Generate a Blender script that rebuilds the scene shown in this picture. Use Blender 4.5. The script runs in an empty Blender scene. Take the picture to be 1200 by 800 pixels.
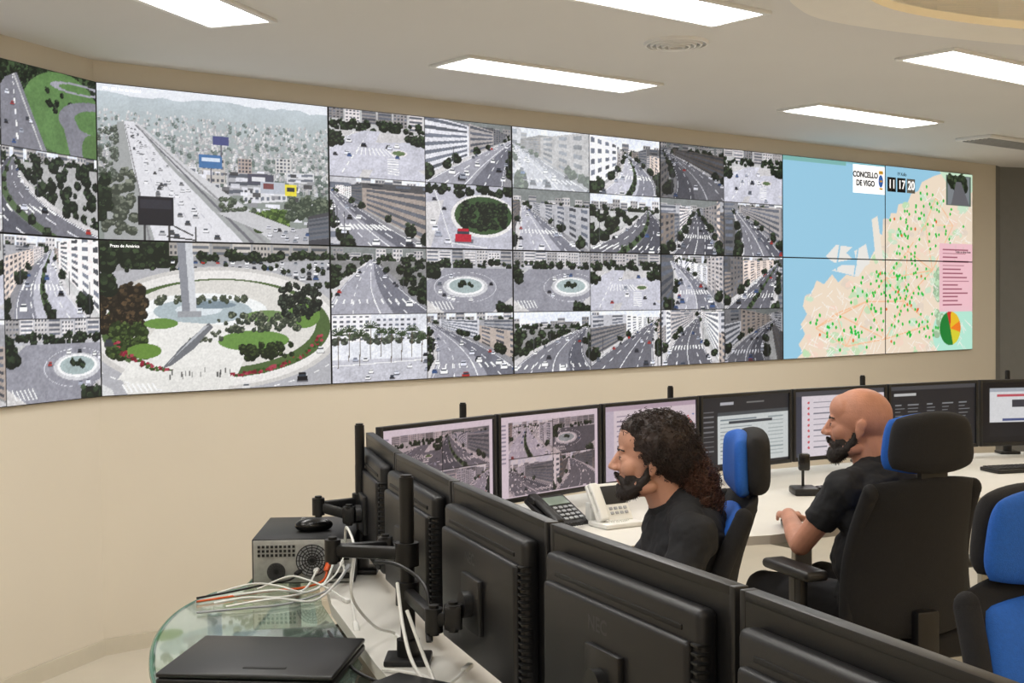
import bpy, bmesh, math, numpy as np
from mathutils import Matrix, Vector
C=bpy.context; D=bpy.data
scene=C.scene
scene.view_settings.view_transform='Standard'
pi=math.pi
def lin(c): 
    return tuple((x/12.92 if x<=.04045 else ((x+.055)/1.055)**2.4) for x in c)
# ------------------------------------------------------------------ materials
MATS={}
def mat(name,col,rough=.5,metal=0,var=.06,scale=15,bump=0,spec=.5,emit=None,es=0,trans=0,bscale=None,stretch=None):
    m=D.materials.new(name); m.use_nodes=True; nt=m.node_tree; b=nt.nodes['Principled BSDF']
    l=lin(col)
    tc=nt.nodes.new('ShaderNodeTexCoord'); nz=nt.nodes.new('ShaderNodeTexNoise'); nz.inputs['Scale'].default_value=scale
    nz.inputs['Detail'].default_value=4
    mp=nt.nodes.new('ShaderNodeMapping')
    if stretch: mp.inputs['Scale'].default_value=stretch
    nt.links.new(tc.outputs['Object'],mp.inputs[0]); nt.links.new(mp.outputs[0],nz.inputs['Vector'])
    r=nt.nodes.new('ShaderNodeValToRGB')
    r.color_ramp.elements[0].position=.3; r.color_ramp.elements[1].position=.7
    r.color_ramp.elements[0].color=tuple(x*(1-var) for x in l)+(1,)
    r.color_ramp.elements[1].color=tuple(min(1,x*(1+var)) for x in l)+(1,)
    nt.links.new(nz.outputs['Fac'],r.inputs[0]); nt.links.new(r.outputs[0],b.inputs['Base Color'])
    b.inputs['Roughness'].default_value=rough; b.inputs['Metallic'].default_value=metal
    b.inputs['Specular IOR Level'].default_value=spec
    if trans: b.inputs['Transmission Weight'].default_value=trans; b.inputs['IOR'].default_value=1.45
    if emit: b.inputs['Emission Color'].default_value=lin(emit)+(1,); b.inputs['Emission Strength'].default_value=es
    if bump:
        n2=nt.nodes.new('ShaderNodeTexNoise'); n2.inputs['Scale'].default_value=bscale or scale*4
        nt.links.new(tc.outputs['Object'],n2.inputs['Vector'])
        bp=nt.nodes.new('ShaderNodeBump'); bp.inputs['Strength'].default_value=bump; bp.inputs['Distance'].default_value=.005
        nt.links.new(n2.outputs['Fac'],bp.inputs['Height']); nt.links.new(bp.outputs[0],b.inputs['Normal'])
    MATS[name]=m; return m
def scrmat(name,st,rough):
    m=D.materials.new(name); m.use_nodes=True; nt=m.node_tree; b=nt.nodes['Principled BSDF']
    at=nt.nodes.new('ShaderNodeAttribute'); at.attribute_name='Col'
    b.inputs['Base Color'].default_value=(.01,.01,.012,1); b.inputs['Roughness'].default_value=rough
    b.inputs['Specular IOR Level'].default_value=.3
    nt.links.new(at.outputs['Color'],b.inputs['Emission Color']); b.inputs['Emission Strength'].default_value=st
    return m
M_wall=mat('painted_plaster',(.86,.825,.76),.75,var=.012,scale=2,bump=.05,bscale=150)
M_ceil=mat('ceiling_paint',(.88,.88,.875),.8,var=.01,scale=2)
M_trim=mat('ceiling_band',(.95,.94,.91),.6,var=.01)
M_floor=mat('floor_tile',(.80,.77,.71),.45,var=.04,scale=4)
M_grey=mat('partition_grey',(.48,.48,.47),.6,var=.03)
M_base=mat('baseboard_paint',(.80,.77,.70),.5,var=.02)
M_blk=mat('black_plastic',(.07,.07,.075),.42,var=.08,scale=40,bump=.05,bscale=600)
M_blk2=mat('black_plastic_gloss',(.06,.06,.065),.25,var=.05)
M_back=mat('monitor_back_plastic',(.075,.075,.085),.42,var=.06,scale=30,bump=.08,bscale=700)
M_vent=mat('vent_dark',(.05,.05,.055),.6)
M_metal=mat('steel',(.66,.66,.65),.35,.9,var=.08,scale=30)
M_pan=mat('zinc_rear_panel',(.64,.64,.62),.4,.3,var=.12,scale=60)
M_dsk=mat('worktop_laminate',(.85,.84,.81),.45,var=.02,scale=6)
M_dskleg=mat('desk_leg_paint',(.70,.69,.66),.4,.3)
M_glass=mat('green_glass',(.86,.945,.905),.03,var=.005,trans=.97)
M_fab=mat('black_fabric',(.085,.085,.095),.9,var=.15,scale=120,bump=.3,bscale=500)
M_blue=mat('blue_fabric',(.10,.36,.72),.8,var=.08,scale=150,bump=.3,bscale=500)
M_shirt=mat('black_polo_fabric',(.10,.105,.12),.85,var=.15,scale=10,bump=.4,bscale=25)
M_trou=mat('dark_trousers',(.09,.09,.11),.85,var=.1,scale=10)
M_skin=mat('skin',(.77,.58,.49),.55,var=.14,scale=14,bump=.2,bscale=220,spec=.3)
M_skin2=mat('skin_tanned',(.74,.53,.44),.5,var=.15,scale=12,bump=.2,bscale=220,spec=.35)
M_hair=mat('dark_curly_hair',(.17,.12,.10),.55,var=.5,scale=30)
M_hair2=mat('auburn_hair',(.30,.19,.14),.5,var=.4,scale=30)
M_beard=mat('black_beard',(.13,.10,.085),.7,var=.35,scale=60)
M_eye=mat('eye_white',(.62,.58,.55),.2,var=.02); M_iris=mat('iris_brown',(.12,.08,.06),.1)
M_lip=mat('lip_skin',(.66,.42,.38),.5)
M_white=mat('white_plastic',(.88,.88,.86),.35,var=.02)
M_orange=mat('orange_plastic',(.85,.35,.12),.4)
M_greyp=mat('grey_plastic',(.62,.63,.64),.4)
M_lcd=mat('phone_lcd',(.45,.50,.46),.2,emit=(.5,.55,.5),es=.2)
M_lamp=mat('lamp_diffuser',(1,1,1),.5,var=.0,emit=(1,.99,.975),es=16.5)
M_frame=mat('lamp_frame',(.93,.93,.92),.4,var=.01)
M_ink=mat('ink_black',(.02,.02,.02),.6); M_inkw=mat('ink_white',(.95,.95,.95),.6,emit=(1,1,1),es=.9)
M_inkg=mat('logo_grey',(.20,.20,.21),.4)
M_cab=mat('laptop_shell',(.10,.10,.105),.38,var=.08,scale=50)
M_scrW=scrmat('video_wall_screen',.95,.5); M_scrM=scrmat('monitor_screen',.75,.3)
# ------------------------------------------------------------------ geometry
class Geo:
    def __init__(s): s.v=[]; s.f=[]; s.M=Matrix.Identity(4)
    def add(s,vs,fs):
        o=len(s.v); s.v+= [tuple(s.M@Vector(v)) for v in vs]; s.f+=[tuple(i+o for i in f) for f in fs]; return s
    def box(s,c,size,bev=0,rot=None,seg=2):
        bm=bmesh.new(); bmesh.ops.create_cube(bm,size=1)
        bmesh.ops.scale(bm,vec=size,verts=bm.verts)
        if bev: bmesh.ops.bevel(bm,geom=bm.edges[:],offset=bev,segments=seg,profile=.5,affect='EDGES')
        m=Matrix.Translation(c)@(rot.to_4x4() if rot else Matrix.Identity(4))
        bm.verts.index_update()
        vs=[m@v.co for v in bm.verts]; fs=[[v.index for v in f.verts] for f in bm.faces]; bm.free()
        return s.add(vs,fs)
    def rings(s,cs,rs,axis,seg=14):
        axis=Vector(axis).normalized(); ref=Vector((0,0,1)) if abs(axis.z)<.9 else Vector((1,0,0))
        n=axis.cross(ref).normalized(); b=axis.cross(n)
        vs=[];fs=[]
        for c,r in zip(cs,rs):
            for k in range(seg):
                a=2*pi*k/seg; vs.append(Vector(c)+(n*math.cos(a)+b*math.sin(a))*r)
        for i in range(len(cs)-1):
            for k in range(seg):
                k2=(k+1)%seg; fs.append((i*seg+k,i*seg+k2,(i+1)*seg+k2,(i+1)*seg+k))
        fs.append(tuple(range(seg-1,-1,-1))); fs.append(tuple((len(cs)-1)*seg+k for k in range(seg)))
        return s.add(vs,fs)
    def cyl(s,p,q,r1,r2=None,seg=20):
        p=Vector(p);q=Vector(q); return s.rings([p,q],[r1,r2 if r2 is not None else r1],q-p,seg)
    def cap(s,p,q,r1,r2,seg=14):
        p=Vector(p);q=Vector(q);d=(q-p).normalized();cs=[];rs=[]
        for a in (-80,-55,-28,0): a=math.radians(a); cs.append(p+d*r1*math.sin(a)); rs.append(r1*math.cos(a))
        for a in (0,28,55,80): a=math.radians(a); cs.append(q+d*r2*math.sin(a)); rs.append(r2*math.cos(a))
        return s.rings(cs,rs,d,seg)
    def ell(s,c,r,rot=None,n=14):
        vs=[];fs=[];m=n*2
        R=rot if rot else Matrix.Identity(3)
        c=Vector(c)
        vs.append(c+R@Vector((0,0,r[2])))
        for i in range(1,n):
            t=pi*i/n
            for k in range(m):
                a=2*pi*k/m; vs.append(c+R@Vector((r[0]*math.sin(t)*math.cos(a),r[1]*math.sin(t)*math.sin(a),r[2]*math.cos(t))))
        vs.append(c+R@Vector((0,0,-r[2])))
        for k in range(m): fs.append((0,1+k,1+(k+1)%m))
        for i in range(n-2):
            for k in range(m):
                a=1+i*m+k;b=1+i*m+(k+1)%m; fs.append((a,a+m,b+m,b))
        L=len(vs)-1
        for k in range(m): fs.append((L,1+(n-2)*m+(k+1)%m,1+(n-2)*m+k))
        return s.add(vs,fs)
    def tube(s,pts,r,seg=8,r2=None):
        pts=[Vector(p) for p in pts]; N=len(pts); vs=[];fs=[]; n=None
        for i,p in enumerate(pts):
            t=(pts[min(i+1,N-1)]-pts[max(i-1,0)])
            t=t.normalized() if t.length>1e-9 else Vector((0,0,1))
            if n is None:
                ref=Vector((0,0,1)) if abs(t.z)<.9 else Vector((1,0,0)); n=t.cross(ref).normalized()
            else:
                n=(n-t*n.dot(t)); n=n.normalized() if n.length>1e-6 else t.orthogonal().normalized()
            b=t.cross(n); rr=r if r2 is None else r+(r2-r)*i/(N-1)
            for k in range(seg):
                a=2*pi*k/seg; vs.append(p+(n*math.cos(a)+b*math.sin(a))*rr)
        for i in range(N-1):
            for k in range(seg):
                k2=(k+1)%seg; fs.append((i*seg+k,i*seg+k2,(i+1)*seg+k2,(i+1)*seg+k))
        fs.append(tuple(range(seg-1,-1,-1))); fs.append(tuple((N-1)*seg+k for k in range(seg)))
        return s.add(vs,fs)
    def prism(s,poly,z0,z1):
        n=len(poly); vs=[(x,y,z0) for x,y in poly]+[(x,y,z1) for x,y in poly]
        fs=[tuple(range(n-1,-1,-1)),tuple(range(n,2*n))]+[(i,(i+1)%n,n+(i+1)%n,n+i) for i in range(n)]
        return s.add(vs,fs)
    def mesh(s,name):
        me=D.meshes.new(name); me.from_pydata(s.v,[],s.f); me.validate(); 
        bm=bmesh.new(); bm.from_mesh(me); bmesh.ops.recalc_face_normals(bm,faces=bm.faces); bm.to_mesh(me); bm.free()
        return me
def mkobj(name,me,m,parent=None,smooth=True,ang=35):
    o=D.objects.new(name,me); C.collection.objects.link(o)
    if m: me.materials.clear(); me.materials.append(m)
    if smooth:
        me.polygons.foreach_set('use_smooth',[True]*len(me.polygons)); 
        try: me.set_sharp_from_angle(angle=math.radians(ang))
        except Exception: pass
    if parent: o.parent=parent
    return o
def part(name,g,m,parent=None,**k): return mkobj(name,g.mesh(name),m,parent,**k)
def tag(o,label,cat,group=None):
    o['label']=label; o['category']=cat
    if group: o['group']=group
    return o
def root(name,label,cat,loc=(0,0,0),rz=0,group=None):
    e=D.objects.new(name,None); e.empty_display_size=.1; C.collection.objects.link(e); e.location=loc; e.rotation_euler=(0,0,rz)
    return tag(e,label,cat,group)
def bake(g,voxel,smooth=4,disp=0,dscale=.03,sf=.6):
    me=g.mesh('tmp'); o=D.objects.new('tmp',me); C.collection.objects.link(o)
    r=o.modifiers.new('r','REMESH'); r.mode='VOXEL'; r.voxel_size=voxel
    if smooth: s=o.modifiers.new('s','SMOOTH'); s.iterations=smooth; s.factor=sf
    if disp:
        t=D.textures.new('cl','CLOUDS'); t.noise_scale=dscale
        d=o.modifiers.new('d','DISPLACE'); d.texture=t; d.strength=disp; d.mid_level=.5
    C.view_layer.update(); dg=C.evaluated_depsgraph_get()
    res=D.meshes.new_from_object(o.evaluated_get(dg)); D.objects.remove(o); 
    return res
def text(body,size,m,parent,loc,name='lettering',rot=(pi/2,0,0),ext=.0006,align='CENTER',bold=0):
    c=D.curves.new('t','FONT'); c.body=body; c.size=size; c.align_x=align; c.align_y='CENTER'; c.extrude=ext; c.offset=bold
    o=D.objects.new('t',c); C.collection.objects.link(o); C.view_layer.update()
    me=D.meshes.new_from_object(o.evaluated_get(C.evaluated_depsgraph_get())); D.objects.remove(o)
    t=mkobj(name,me,m,parent,smooth=False); t.location=loc; t.rotation_euler=rot; return t
def struct(o): o['kind']='structure'; return o
# ------------------------------------------------------------------ painter
def fbm(W,H,cell,seed,octv=4):
    r=np.random.RandomState(seed); out=np.zeros((H,W)); amp=1.; tot=0
    for o in range(octv):
        gw=max(2,int(W/cell)+2); gh=max(2,int(H/cell)+2); g=r.rand(gh,gw)
        xs=np.linspace(0,gw-1.001,W); ys=np.linspace(0,gh-1.001,H)
        xi=xs.astype(int); yi=ys.astype(int); fx=(xs-xi)[None,:]; fy=(ys-yi)[:,None]
        a=g[yi][:,xi]; b=g[yi][:,xi+1]; c=g[yi+1][:,xi]; d=g[yi+1][:,xi+1]
        out+=amp*((a*(1-fx)+b*fx)*(1-fy)+(c*(1-fx)+d*fx)*fy); tot+=amp; amp*=.6; cell=max(1.,cell/2)
    return out/tot
class Cv:
    def __init__(s,W,H,c=(.5,.5,.5),seed=0):
        s.W,s.H=W,H; s.a=np.ones((H,W,3))*np.array(c,float); s.r=np.random.RandomState(seed); s.seed=seed
    def sub(s,x0,y0,x1,y1):
        i0=max(0,int(y0*s.H)-1); i1=min(s.H,int(y1*s.H)+2); j0=max(0,int(x0*s.W)-1); j1=min(s.W,int(x1*s.W)+2)
        if i1<=i0 or j1<=j0: return None
        X,Y=np.meshgrid((np.arange(j0,j1)+.5)/s.W,(np.arange(i0,i1)+.5)/s.H)
        return s.a[i0:i1,j0:j1],X,Y
    def _p(s,v,m,c,al): v[m]=v[m]*(1-al)+np.array(c,float)*al
    def poly(s,pts,c,al=1):
        xs=[p[0] for p in pts]; ys=[p[1] for p in pts]; q=s.sub(min(xs),min(ys),max(xs),max(ys))
        if not q: return
        v,X,Y=q; m=np.zeros(X.shape,bool); n=len(pts)
        for i in range(n):
            x1,y1=pts[i];x2,y2=pts[(i+1)%n]
            if y1==y2: continue
            cnd=((y1>Y)!=(y2>Y))&(X<(x2-x1)*(Y-y1)/(y2-y1)+x1); m^=cnd
        s._p(v,m,c,al)
    def rect(s,x0,y0,x1,y1,c,al=1): s.poly([(x0,y0),(x1,y0),(x1,y1),(x0,y1)],c,al)
    def ell(s,cx,cy,rx,ry,c,al=1,inner=0):
        q=s.sub(cx-rx,cy-ry,cx+rx,cy+ry)
        if not q: return
        v,X,Y=q; d=((X-cx)/rx)**2+((Y-cy)/ry)**2; s._p(v,(d<=1)&(d>=inner*inner),c,al)
    def line(s,p,q,w,c,al=1,w2=None):
        if w2 is None: w2=w
        a=s.W/s.H; dx=(q[0]-p[0])*a; dy=q[1]-p[1]; L=math.hypot(dx,dy)+1e-9; nx=-dy/L/a; ny=dx/L
        s.poly([(p[0]+nx*w/2,p[1]+ny*w/2),(q[0]+nx*w2/2,q[1]+ny*w2/2),(q[0]-nx*w2/2,q[1]-ny*w2/2),(p[0]-nx*w/2,p[1]-ny*w/2)],c,al)
    def dash(s,p,q,w,c,n,w2=None,al=1):
        w2=w2 or w
        for i in range(n):
            a=(i/n)**1.6; b=((i+.5)/n)**1.6
            A=(p[0]+(q[0]-p[0])*a,p[1]+(q[1]-p[1])*a); B=(p[0]+(q[0]-p[0])*b,p[1]+(q[1]-p[1])*b)
            s.line(A,B,w+(w2-w)*a,c,al,w+(w2-w)*b)
    def trees(s,x0,y0,x1,y1,n,r=.04,dark=(.12,.165,.115),light=(.31,.38,.26)):
        a=s.W/s.H; dark=np.array(dark); light=np.array(light)
        for i in range(n):
            x=s.r.uniform(x0,x1);y=s.r.uniform(y0,y1);rr=r*s.r.uniform(.5,1.2)
            s.ell(x,y+rr*.2,rr/a*1.05,rr,dark*.85)
            for k in range(5):
                t=s.r.rand()**1.3; ox=s.r.uniform(-.75,.75); oy=s.r.uniform(-.9,.5); q=rr*s.r.uniform(.18,.42)
                s.ell(x+ox*rr/a,y+oy*rr,q/a*1.2,q,dark+(light-dark)*t,.9)
    def palm(s,x,y,h):
        a=s.W/s.H; s.line((x,y),(x+.01,y-h),.012,(.38,.34,.28))
        for k in range(9):
            t=-pi*k/8; L=h*.38; m=(x+.01+L*.6*math.cos(t)/a,y-h+L*.6*math.sin(t)); e=(x+.01+L*math.cos(t)/a,y-h+L*math.sin(t)*.7+L*.45)
            s.line((x+.01,y-h),m,.016,(.22,.28,.18)); s.line(m,e,.014,(.3,.38,.24),1,.004)
    def quadpt(s,q,u,v):
        return ((q[0][0]*(1-u)+q[1][0]*u)*(1-v)+(q[3][0]*(1-u)+q[2][0]*u)*v,(q[0][1]*(1-u)+q[1][1]*u)*(1-v)+(q[3][1]*(1-u)+q[2][1]*u)*v)
    def bld(s,q,c,nx,ny,wc=(.25,.27,.3)):
        s.poly(q,c); band=s.r.rand()<.45
        for j in range(ny):
            v0=(j+.25)/ny;v1=(j+.72)/ny
            if band:
                k=s.r.uniform(.8,1.2); s.poly([s.quadpt(q,.04,v0),s.quadpt(q,.96,v0),s.quadpt(q,.96,v1),s.quadpt(q,.04,v1)],[min(1,t*k*1.3) for t in wc],.8); continue
            for i in range(nx):
                u0=(i+.2)/nx;u1=(i+.75)/nx; k=s.r.uniform(.7,1.7)
                s.poly([s.quadpt(q,u0,v0),s.quadpt(q,u1,v0),s.quadpt(q,u1,v1),s.quadpt(q,u0,v1)],[min(1,t*k) for t in wc],.85)
    def car(s,x,y,z,c=None):
        cols=[(.95,.95,.96)]*3+[(.88,.88,.9)]*2+[(.22,.22,.24),(.13,.13,.15),(.13,.13,.15),(.6,.62,.65),(.62,.64,.68),(.40,.42,.45),(.68,.2,.17),(.25,.35,.52),(.85,.86,.88)]
        if c is None: c=cols[s.r.randint(len(cols))]
        a=s.W/s.H; w=z/a*1.15
        s.rect(x-w*.55,y+z*.18,x+w*.6,y+z*.48,(.25,.25,.27),.6)
        s.rect(x-w/2,y-z*.12,x+w/2,y+z*.36,c); s.rect(x-w*.38,y-z*.4,x+w*.38,y-z*.1,(.24,.27,.31)); s.rect(x-w*.34,y-z*.5,x+w*.34,y-z*.32,c)
    def grain(s,amp,cell=3,seed=1):
        n=fbm(s.W,s.H,cell,s.seed+seed,3)-.5; s.a*= (1+amp*2*n)[:,:,None]
    def paste(s,o,x0,y0):
        s.a[y0:y0+o.H,x0:x0+o.W]=o.a[:s.H-y0,:s.W-x0]
    def haze(s,c,al): s.a=s.a*(1-al)+np.array(c)*al
def feed(W,H,style,seed):
    c=Cv(W,H,(.6,.6,.62),seed); r=c.r
    g=r.choice([r.uniform(.38,.50),r.uniform(.52,.64),r.uniform(.66,.76)]); rd=(g,g,g+.02)
    if style in('street','hazy','dark','highway'):
        vx=r.choice([r.uniform(-.05,.3),r.uniform(.35,.65),r.uniform(.7,1.05)]); vy=r.uniform(.02,.24); bx=.5+(.5-vx)*r.uniform(.0,.7); bend=r.uniform(-.35,.35)
        wf=r.uniform(.65,1.15); hi=style=='highway'
        if hi: bend=r.uniform(-.6,.6); wf=1.1
        sky=r.rand()<.6
        c.rect(0,0,1,vy+.14,(.86,.88,.9) if sky else (.5,.52,.5)); 
        for k in range(9):
            x=k/9+r.uniform(-.03,.03); b=r.uniform(.55,.85); h=vy-r.uniform(.0,.12); c.bld([(x,h),(x+.1,h),(x+.1,vy+.1),(x,vy+.1)],(b,b*.98,b*.95),3,3)
        c.trees(0,vy+.02,1,vy+.12,34,.045)
        gb=r.uniform(.5,.75); c.rect(0,vy+.1,1,1,(gb,gb,gb*.97))
        if hi: c.trees(0,vy+.1,1,1,120,.07)
        pt=lambda t,u,ex=1:(vx+(bx-vx)*t+bend*math.sin(pi*t)*.5+u*(.02+.55*wf*t)*ex, vy+.07+(1.02-vy)*t)
        if not hi:
            for sd in(-1,1):
                n=r.randint(2,5); ts=np.sort(np.concatenate([[.06,1.25],r.uniform(.15,.9,n-1)]))
                for k in range(len(ts)-1):
                    A=pt(ts[k],sd,1.28);B=pt(ts[k+1],sd,1.28); hh=r.uniform(.55,1.2); b=r.uniform(.38,.95); tint=r.choice([1,.93,.85])
                    q=[(A[0],A[1]-hh*ts[k]-.06),(B[0],B[1]-hh*ts[k+1]-.1),(B[0],B[1]-.02),(A[0],A[1])]
                    c.bld(q,(b,b*(.5+.5*tint),b*tint),r.randint(4,8),r.randint(5,10)); 
                    q2=[q[1],(sd*1.6+.5,q[1][1]),(sd*1.6+.5,1.2),q[2]]; b2=b*.8; c.bld(q2,(b2,b2,b2),6,8)
        N=14
        for ex,cl in((1.28,(.78,.77,.75)),(1.0,rd)):
            L=[pt(k/N,-1,ex) for k in range(N+1)]; R=[pt(k/N,1,ex) for k in range(N,-1,-1)]; c.poly(L+R,cl)
        if r.rand()<.6:
            sd=r.choice([-1,1]); e=r.uniform(.0,.5); L=[pt(k/N,sd,1.28) for k in range(N+1)]; R=[pt(k/N,sd*e,1) for k in range(N,-1,-1)]; c.poly(L+R,(.2,.21,.25),.4)
        for u in (-.5,0,.5):
            for k in range(0,18,2 if u else 1):
                t0=(k/18)**1.5; t1=((k+1)/18)**1.5; c.line(pt(t0,u),pt(t1,u),.003+.016*t0,(.93,.93,.93),.9,.003+.016*t1)
        for u in(-.95,.95):
            for k in range(10): c.line(pt(k/10,u),pt(k/10+.1,u),.003+.010*k/10,(.88,.88,.88))
        if r.rand()<.6:
            t0=r.uniform(.45,.75)
            for k in range(11): u=-.9+.18*k; c.line(pt(t0,u),pt(t0+.08,u),.022,(.95,.95,.95))
        if r.rand()<.35:
            L=[pt(k/N,-.12) for k in range(N+1)]; R=[pt(k/N,.12) for k in range(N,-1,-1)]; c.poly(L+R,(.34,.42,.28))
            for k in range(7): t=.15+k*.12; x,y=pt(t,0); c.trees(x,y-.05*t,x+.01,y,2,.02+.05*t)
        dens=r.uniform(.1,1)
        for k in range(int(34*dens)):
            t=r.uniform(.02,1.0); sd=r.choice([-1,1]); b=pt(t,sd,1.22); rr=.02+.085*t
            c.trees(b[0]-.02,b[1]-rr*1.5,b[0]+.02,b[1]-rr*.5,3,rr)
        for k in range(r.randint(4,12)):
            t=r.uniform(.05,.95)**1.2; x,y=pt(t,r.choice([-.75,-.25,.25,.75])); c.car(x,y,.025+.095*t)
        for k in range(10):
            t=r.uniform(.1,1); x,y=pt(t,r.choice([-.97,.97])); c.car(x,y,.02+.07*t)
        for k in range(r.randint(2,6)):
            t=r.uniform(.3,1); x,y=pt(t,r.choice([-1.1,1.1])); c.line((x,y),(x,y-.5*t),.008,(.3,.3,.32))
        if style=='hazy': c.haze((.86,.88,.86),.5)
        if style=='dark': c.a*=.8
    elif style=='round':
        c.rect(0,0,1,.3,(.7,.7,.7)); 
        for k in range(7):
            x=k/7; b=r.uniform(.55,.85); h=r.uniform(.02,.12); c.bld([(x,h-.08),(x+.13,h-.08),(x+.13,.26),(x,.26)],(b,b*.98,b*.95),4,5)
        c.trees(0,.18,1,.28,36,.05)
        c.rect(0,.3,1,1,rd); c.ell(.5,.95,.9,.25,(.76,.75,.73)); c.ell(.5,.9,.8,.22,rd)
        c.poly([(0,.8),(.2,1),(0,1)],(.78,.77,.74)); c.poly([(1,.75),(.75,1),(1,1)],(.75,.74,.72)); c.poly([(0,.3),(.2,.3),(0,.5)],(.72,.72,.7))
        cx=r.uniform(.25,.75); c.ell(cx,.60,.36,.24,(.80,.8,.8),1,.98); c.ell(cx,.59,.26,.17,(.76,.76,.75)); c.ell(cx,.58,.22,.14,(.9,.9,.88)); c.ell(cx,.575,.19,.115,(.62,.68,.66) if r.rand()<.5 else (.36,.44,.3)); c.trees(cx-.08,.52,cx+.08,.57,10,.04)
        for k in range(8):
            a=r.uniform(0,6.28); c.car(cx+.31*math.cos(a),.60+.2*math.sin(a),.06)
        for k in range(6): c.line((.05+.04*k,.82),(.1+.04*k,.95),.015,(.95,.95,.95))
        c.trees(0,.28,.1,.5,12,.08); c.trees(.8,.9,1,1,8,.09)
    elif style=='cross':
        c.rect(0,0,1,.35,(.72,.72,.7)); 
        for k in range(6):
            x=k/6; b=r.uniform(.5,.9); t=r.uniform(.14,.28); c.bld([(x,-.05),(x+.15,-.05),(x+.15,t),(x,t)],(b,b*.97,b*.94),4,5)
        c.trees(0,.16,1,.30,40,.055)
        c.poly([(0,.32),(1,.3),(1,1),(0,1)],(.76,.75,.73)); k0=r.uniform(-.2,.2)
        c.poly([(-.1,.55),(.45+k0,.3),(.62+k0,.3),(.3,1),(-.1,1)],rd); c.poly([(.2,.5),(1.1,.42+k0*.3),(1.1,.82),(.1,.9)],rd)
        c.poly([(.55,.55),(1,.9),(1,1),(.4,1)],rd); c.ell(.72,.60,.09,.05,(.82,.8,.78)); c.ell(.72,.6,.07,.035,(.38,.46,.3))
        for k in range(9): c.line((.3+.035*k,.55),(.27+.05*k,.66),.014,(.96,.96,.96))
        for k in range(7): c.line((.6,.7+.035*k),(.72,.69+.04*k),.014,(.96,.96,.96))
        c.dash((.5+k0,.32),(.1,1),.005,(.95,.95,.95),9,.02); c.line((.36+k0,.32),(-.1,.72),.006,(.93,.93,.93))
        for k in range(9): c.car(r.uniform(.02,.95),r.uniform(.4,.95),r.uniform(.05,.085))
        c.trees(0,.36,.12,.5,16,.06); c.trees(.82,.33,1,.44,16,.06)
    elif style=='island':
        c.rect(0,0,1,1,rd); c.trees(0,0,1,.14,40,.06)
        c.ell(.66,.48,.38,.34,(.84,.83,.8)); c.ell(.66,.47,.34,.3,(.26,.36,.22)); c.trees(.4,.28,.92,.66,110,.05)
        c.poly([(0,.3),(.2,.25),(.05,1),(0,1)],(.78,.77,.75)); c.line((.1,.1),(.3,1),.01,(.95,.95,.95)); c.line((.2,.9),(.7,.98),.012,(.95,.95,.95))
        for k in range(6): c.car(r.uniform(.05,.26),r.uniform(.2,.95),r.uniform(.06,.09))
        c.car(.42,.8,.24,(.74,.14,.22))
    elif style=='ramps':
        c.rect(0,0,1,1,(.3,.38,.25)); c.trees(0,0,1,.3,120,.05)
        c.ell(.62,.5,.42,.5,(.38,.52,.30)); c.trees(.45,.2,.75,.5,14,.04)
        c.poly([(.05,.2),(.16,.12),(.45,1),(-.1,1),(-.1,.5)],(.50,.50,.52)); c.dash((.12,.15),(.16,1),.01,(.92,.92,.92),8,.03); c.line((.13,.14),(.4,1),.02,(.75,.75,.73))
        c.ell(1.0,.55,.42,.26,(.5,.5,.52),1,.6); c.poly([(.60,.5),(.72,.45),(.95,1),(.70,1)],(.5,.5,.52)); c.ell(.8,.16,.3,.07,(.6,.6,.62),1,.7); c.ell(.95,.9,.12,.2,(.36,.48,.28))
        for k in range(7): c.car(r.uniform(.0,.3),r.uniform(.3,.95),.05)
    elif style=='palms':
        c.rect(0,0,1,1,(.84,.85,.85)); c.bld([(.0,.0),(.4,.0),(.4,.4),(.0,.4)],(.9,.89,.88),6,6); c.bld([(.45,.05),(.9,.05),(.9,.4),(.45,.4)],(.82,.82,.82),7,5)
        c.trees(0,.3,1,.42,30,.05,(.3,.33,.28),(.5,.54,.45)); c.rect(0,.66,1,1,(.72,.72,.73)); c.line((0,.75),(1,.7),.012,(.95,.95,.95))
        for k in range(11): c.car(r.uniform(0,1),r.uniform(.62,.95),.065)
        for k in range(9): c.palm(.06+.11*k,r.uniform(.62,.78),r.uniform(.35,.5))
    c.grain(.13,1.8); c.grain(.08,12,5)
    m=c.a.mean(axis=2,keepdims=True); c.a=m+(c.a-m)*.85
    c.a=np.clip((c.a-.5)*1.2+.52,0,1); c.a[:,:,2]=np.minimum(1,c.a[:,:,2]*1.035)
    return c
def quad(W,H,st,seed):
    c=Cv(W,H,(.02,.02,.02)); w=W//2;h=H//2
    for k,s in enumerate(st): c.paste(feed(w-(k%2==0),h-(k<2),s,seed+k*7),(k%2)*w,(k//2)*h)
    return c
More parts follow.
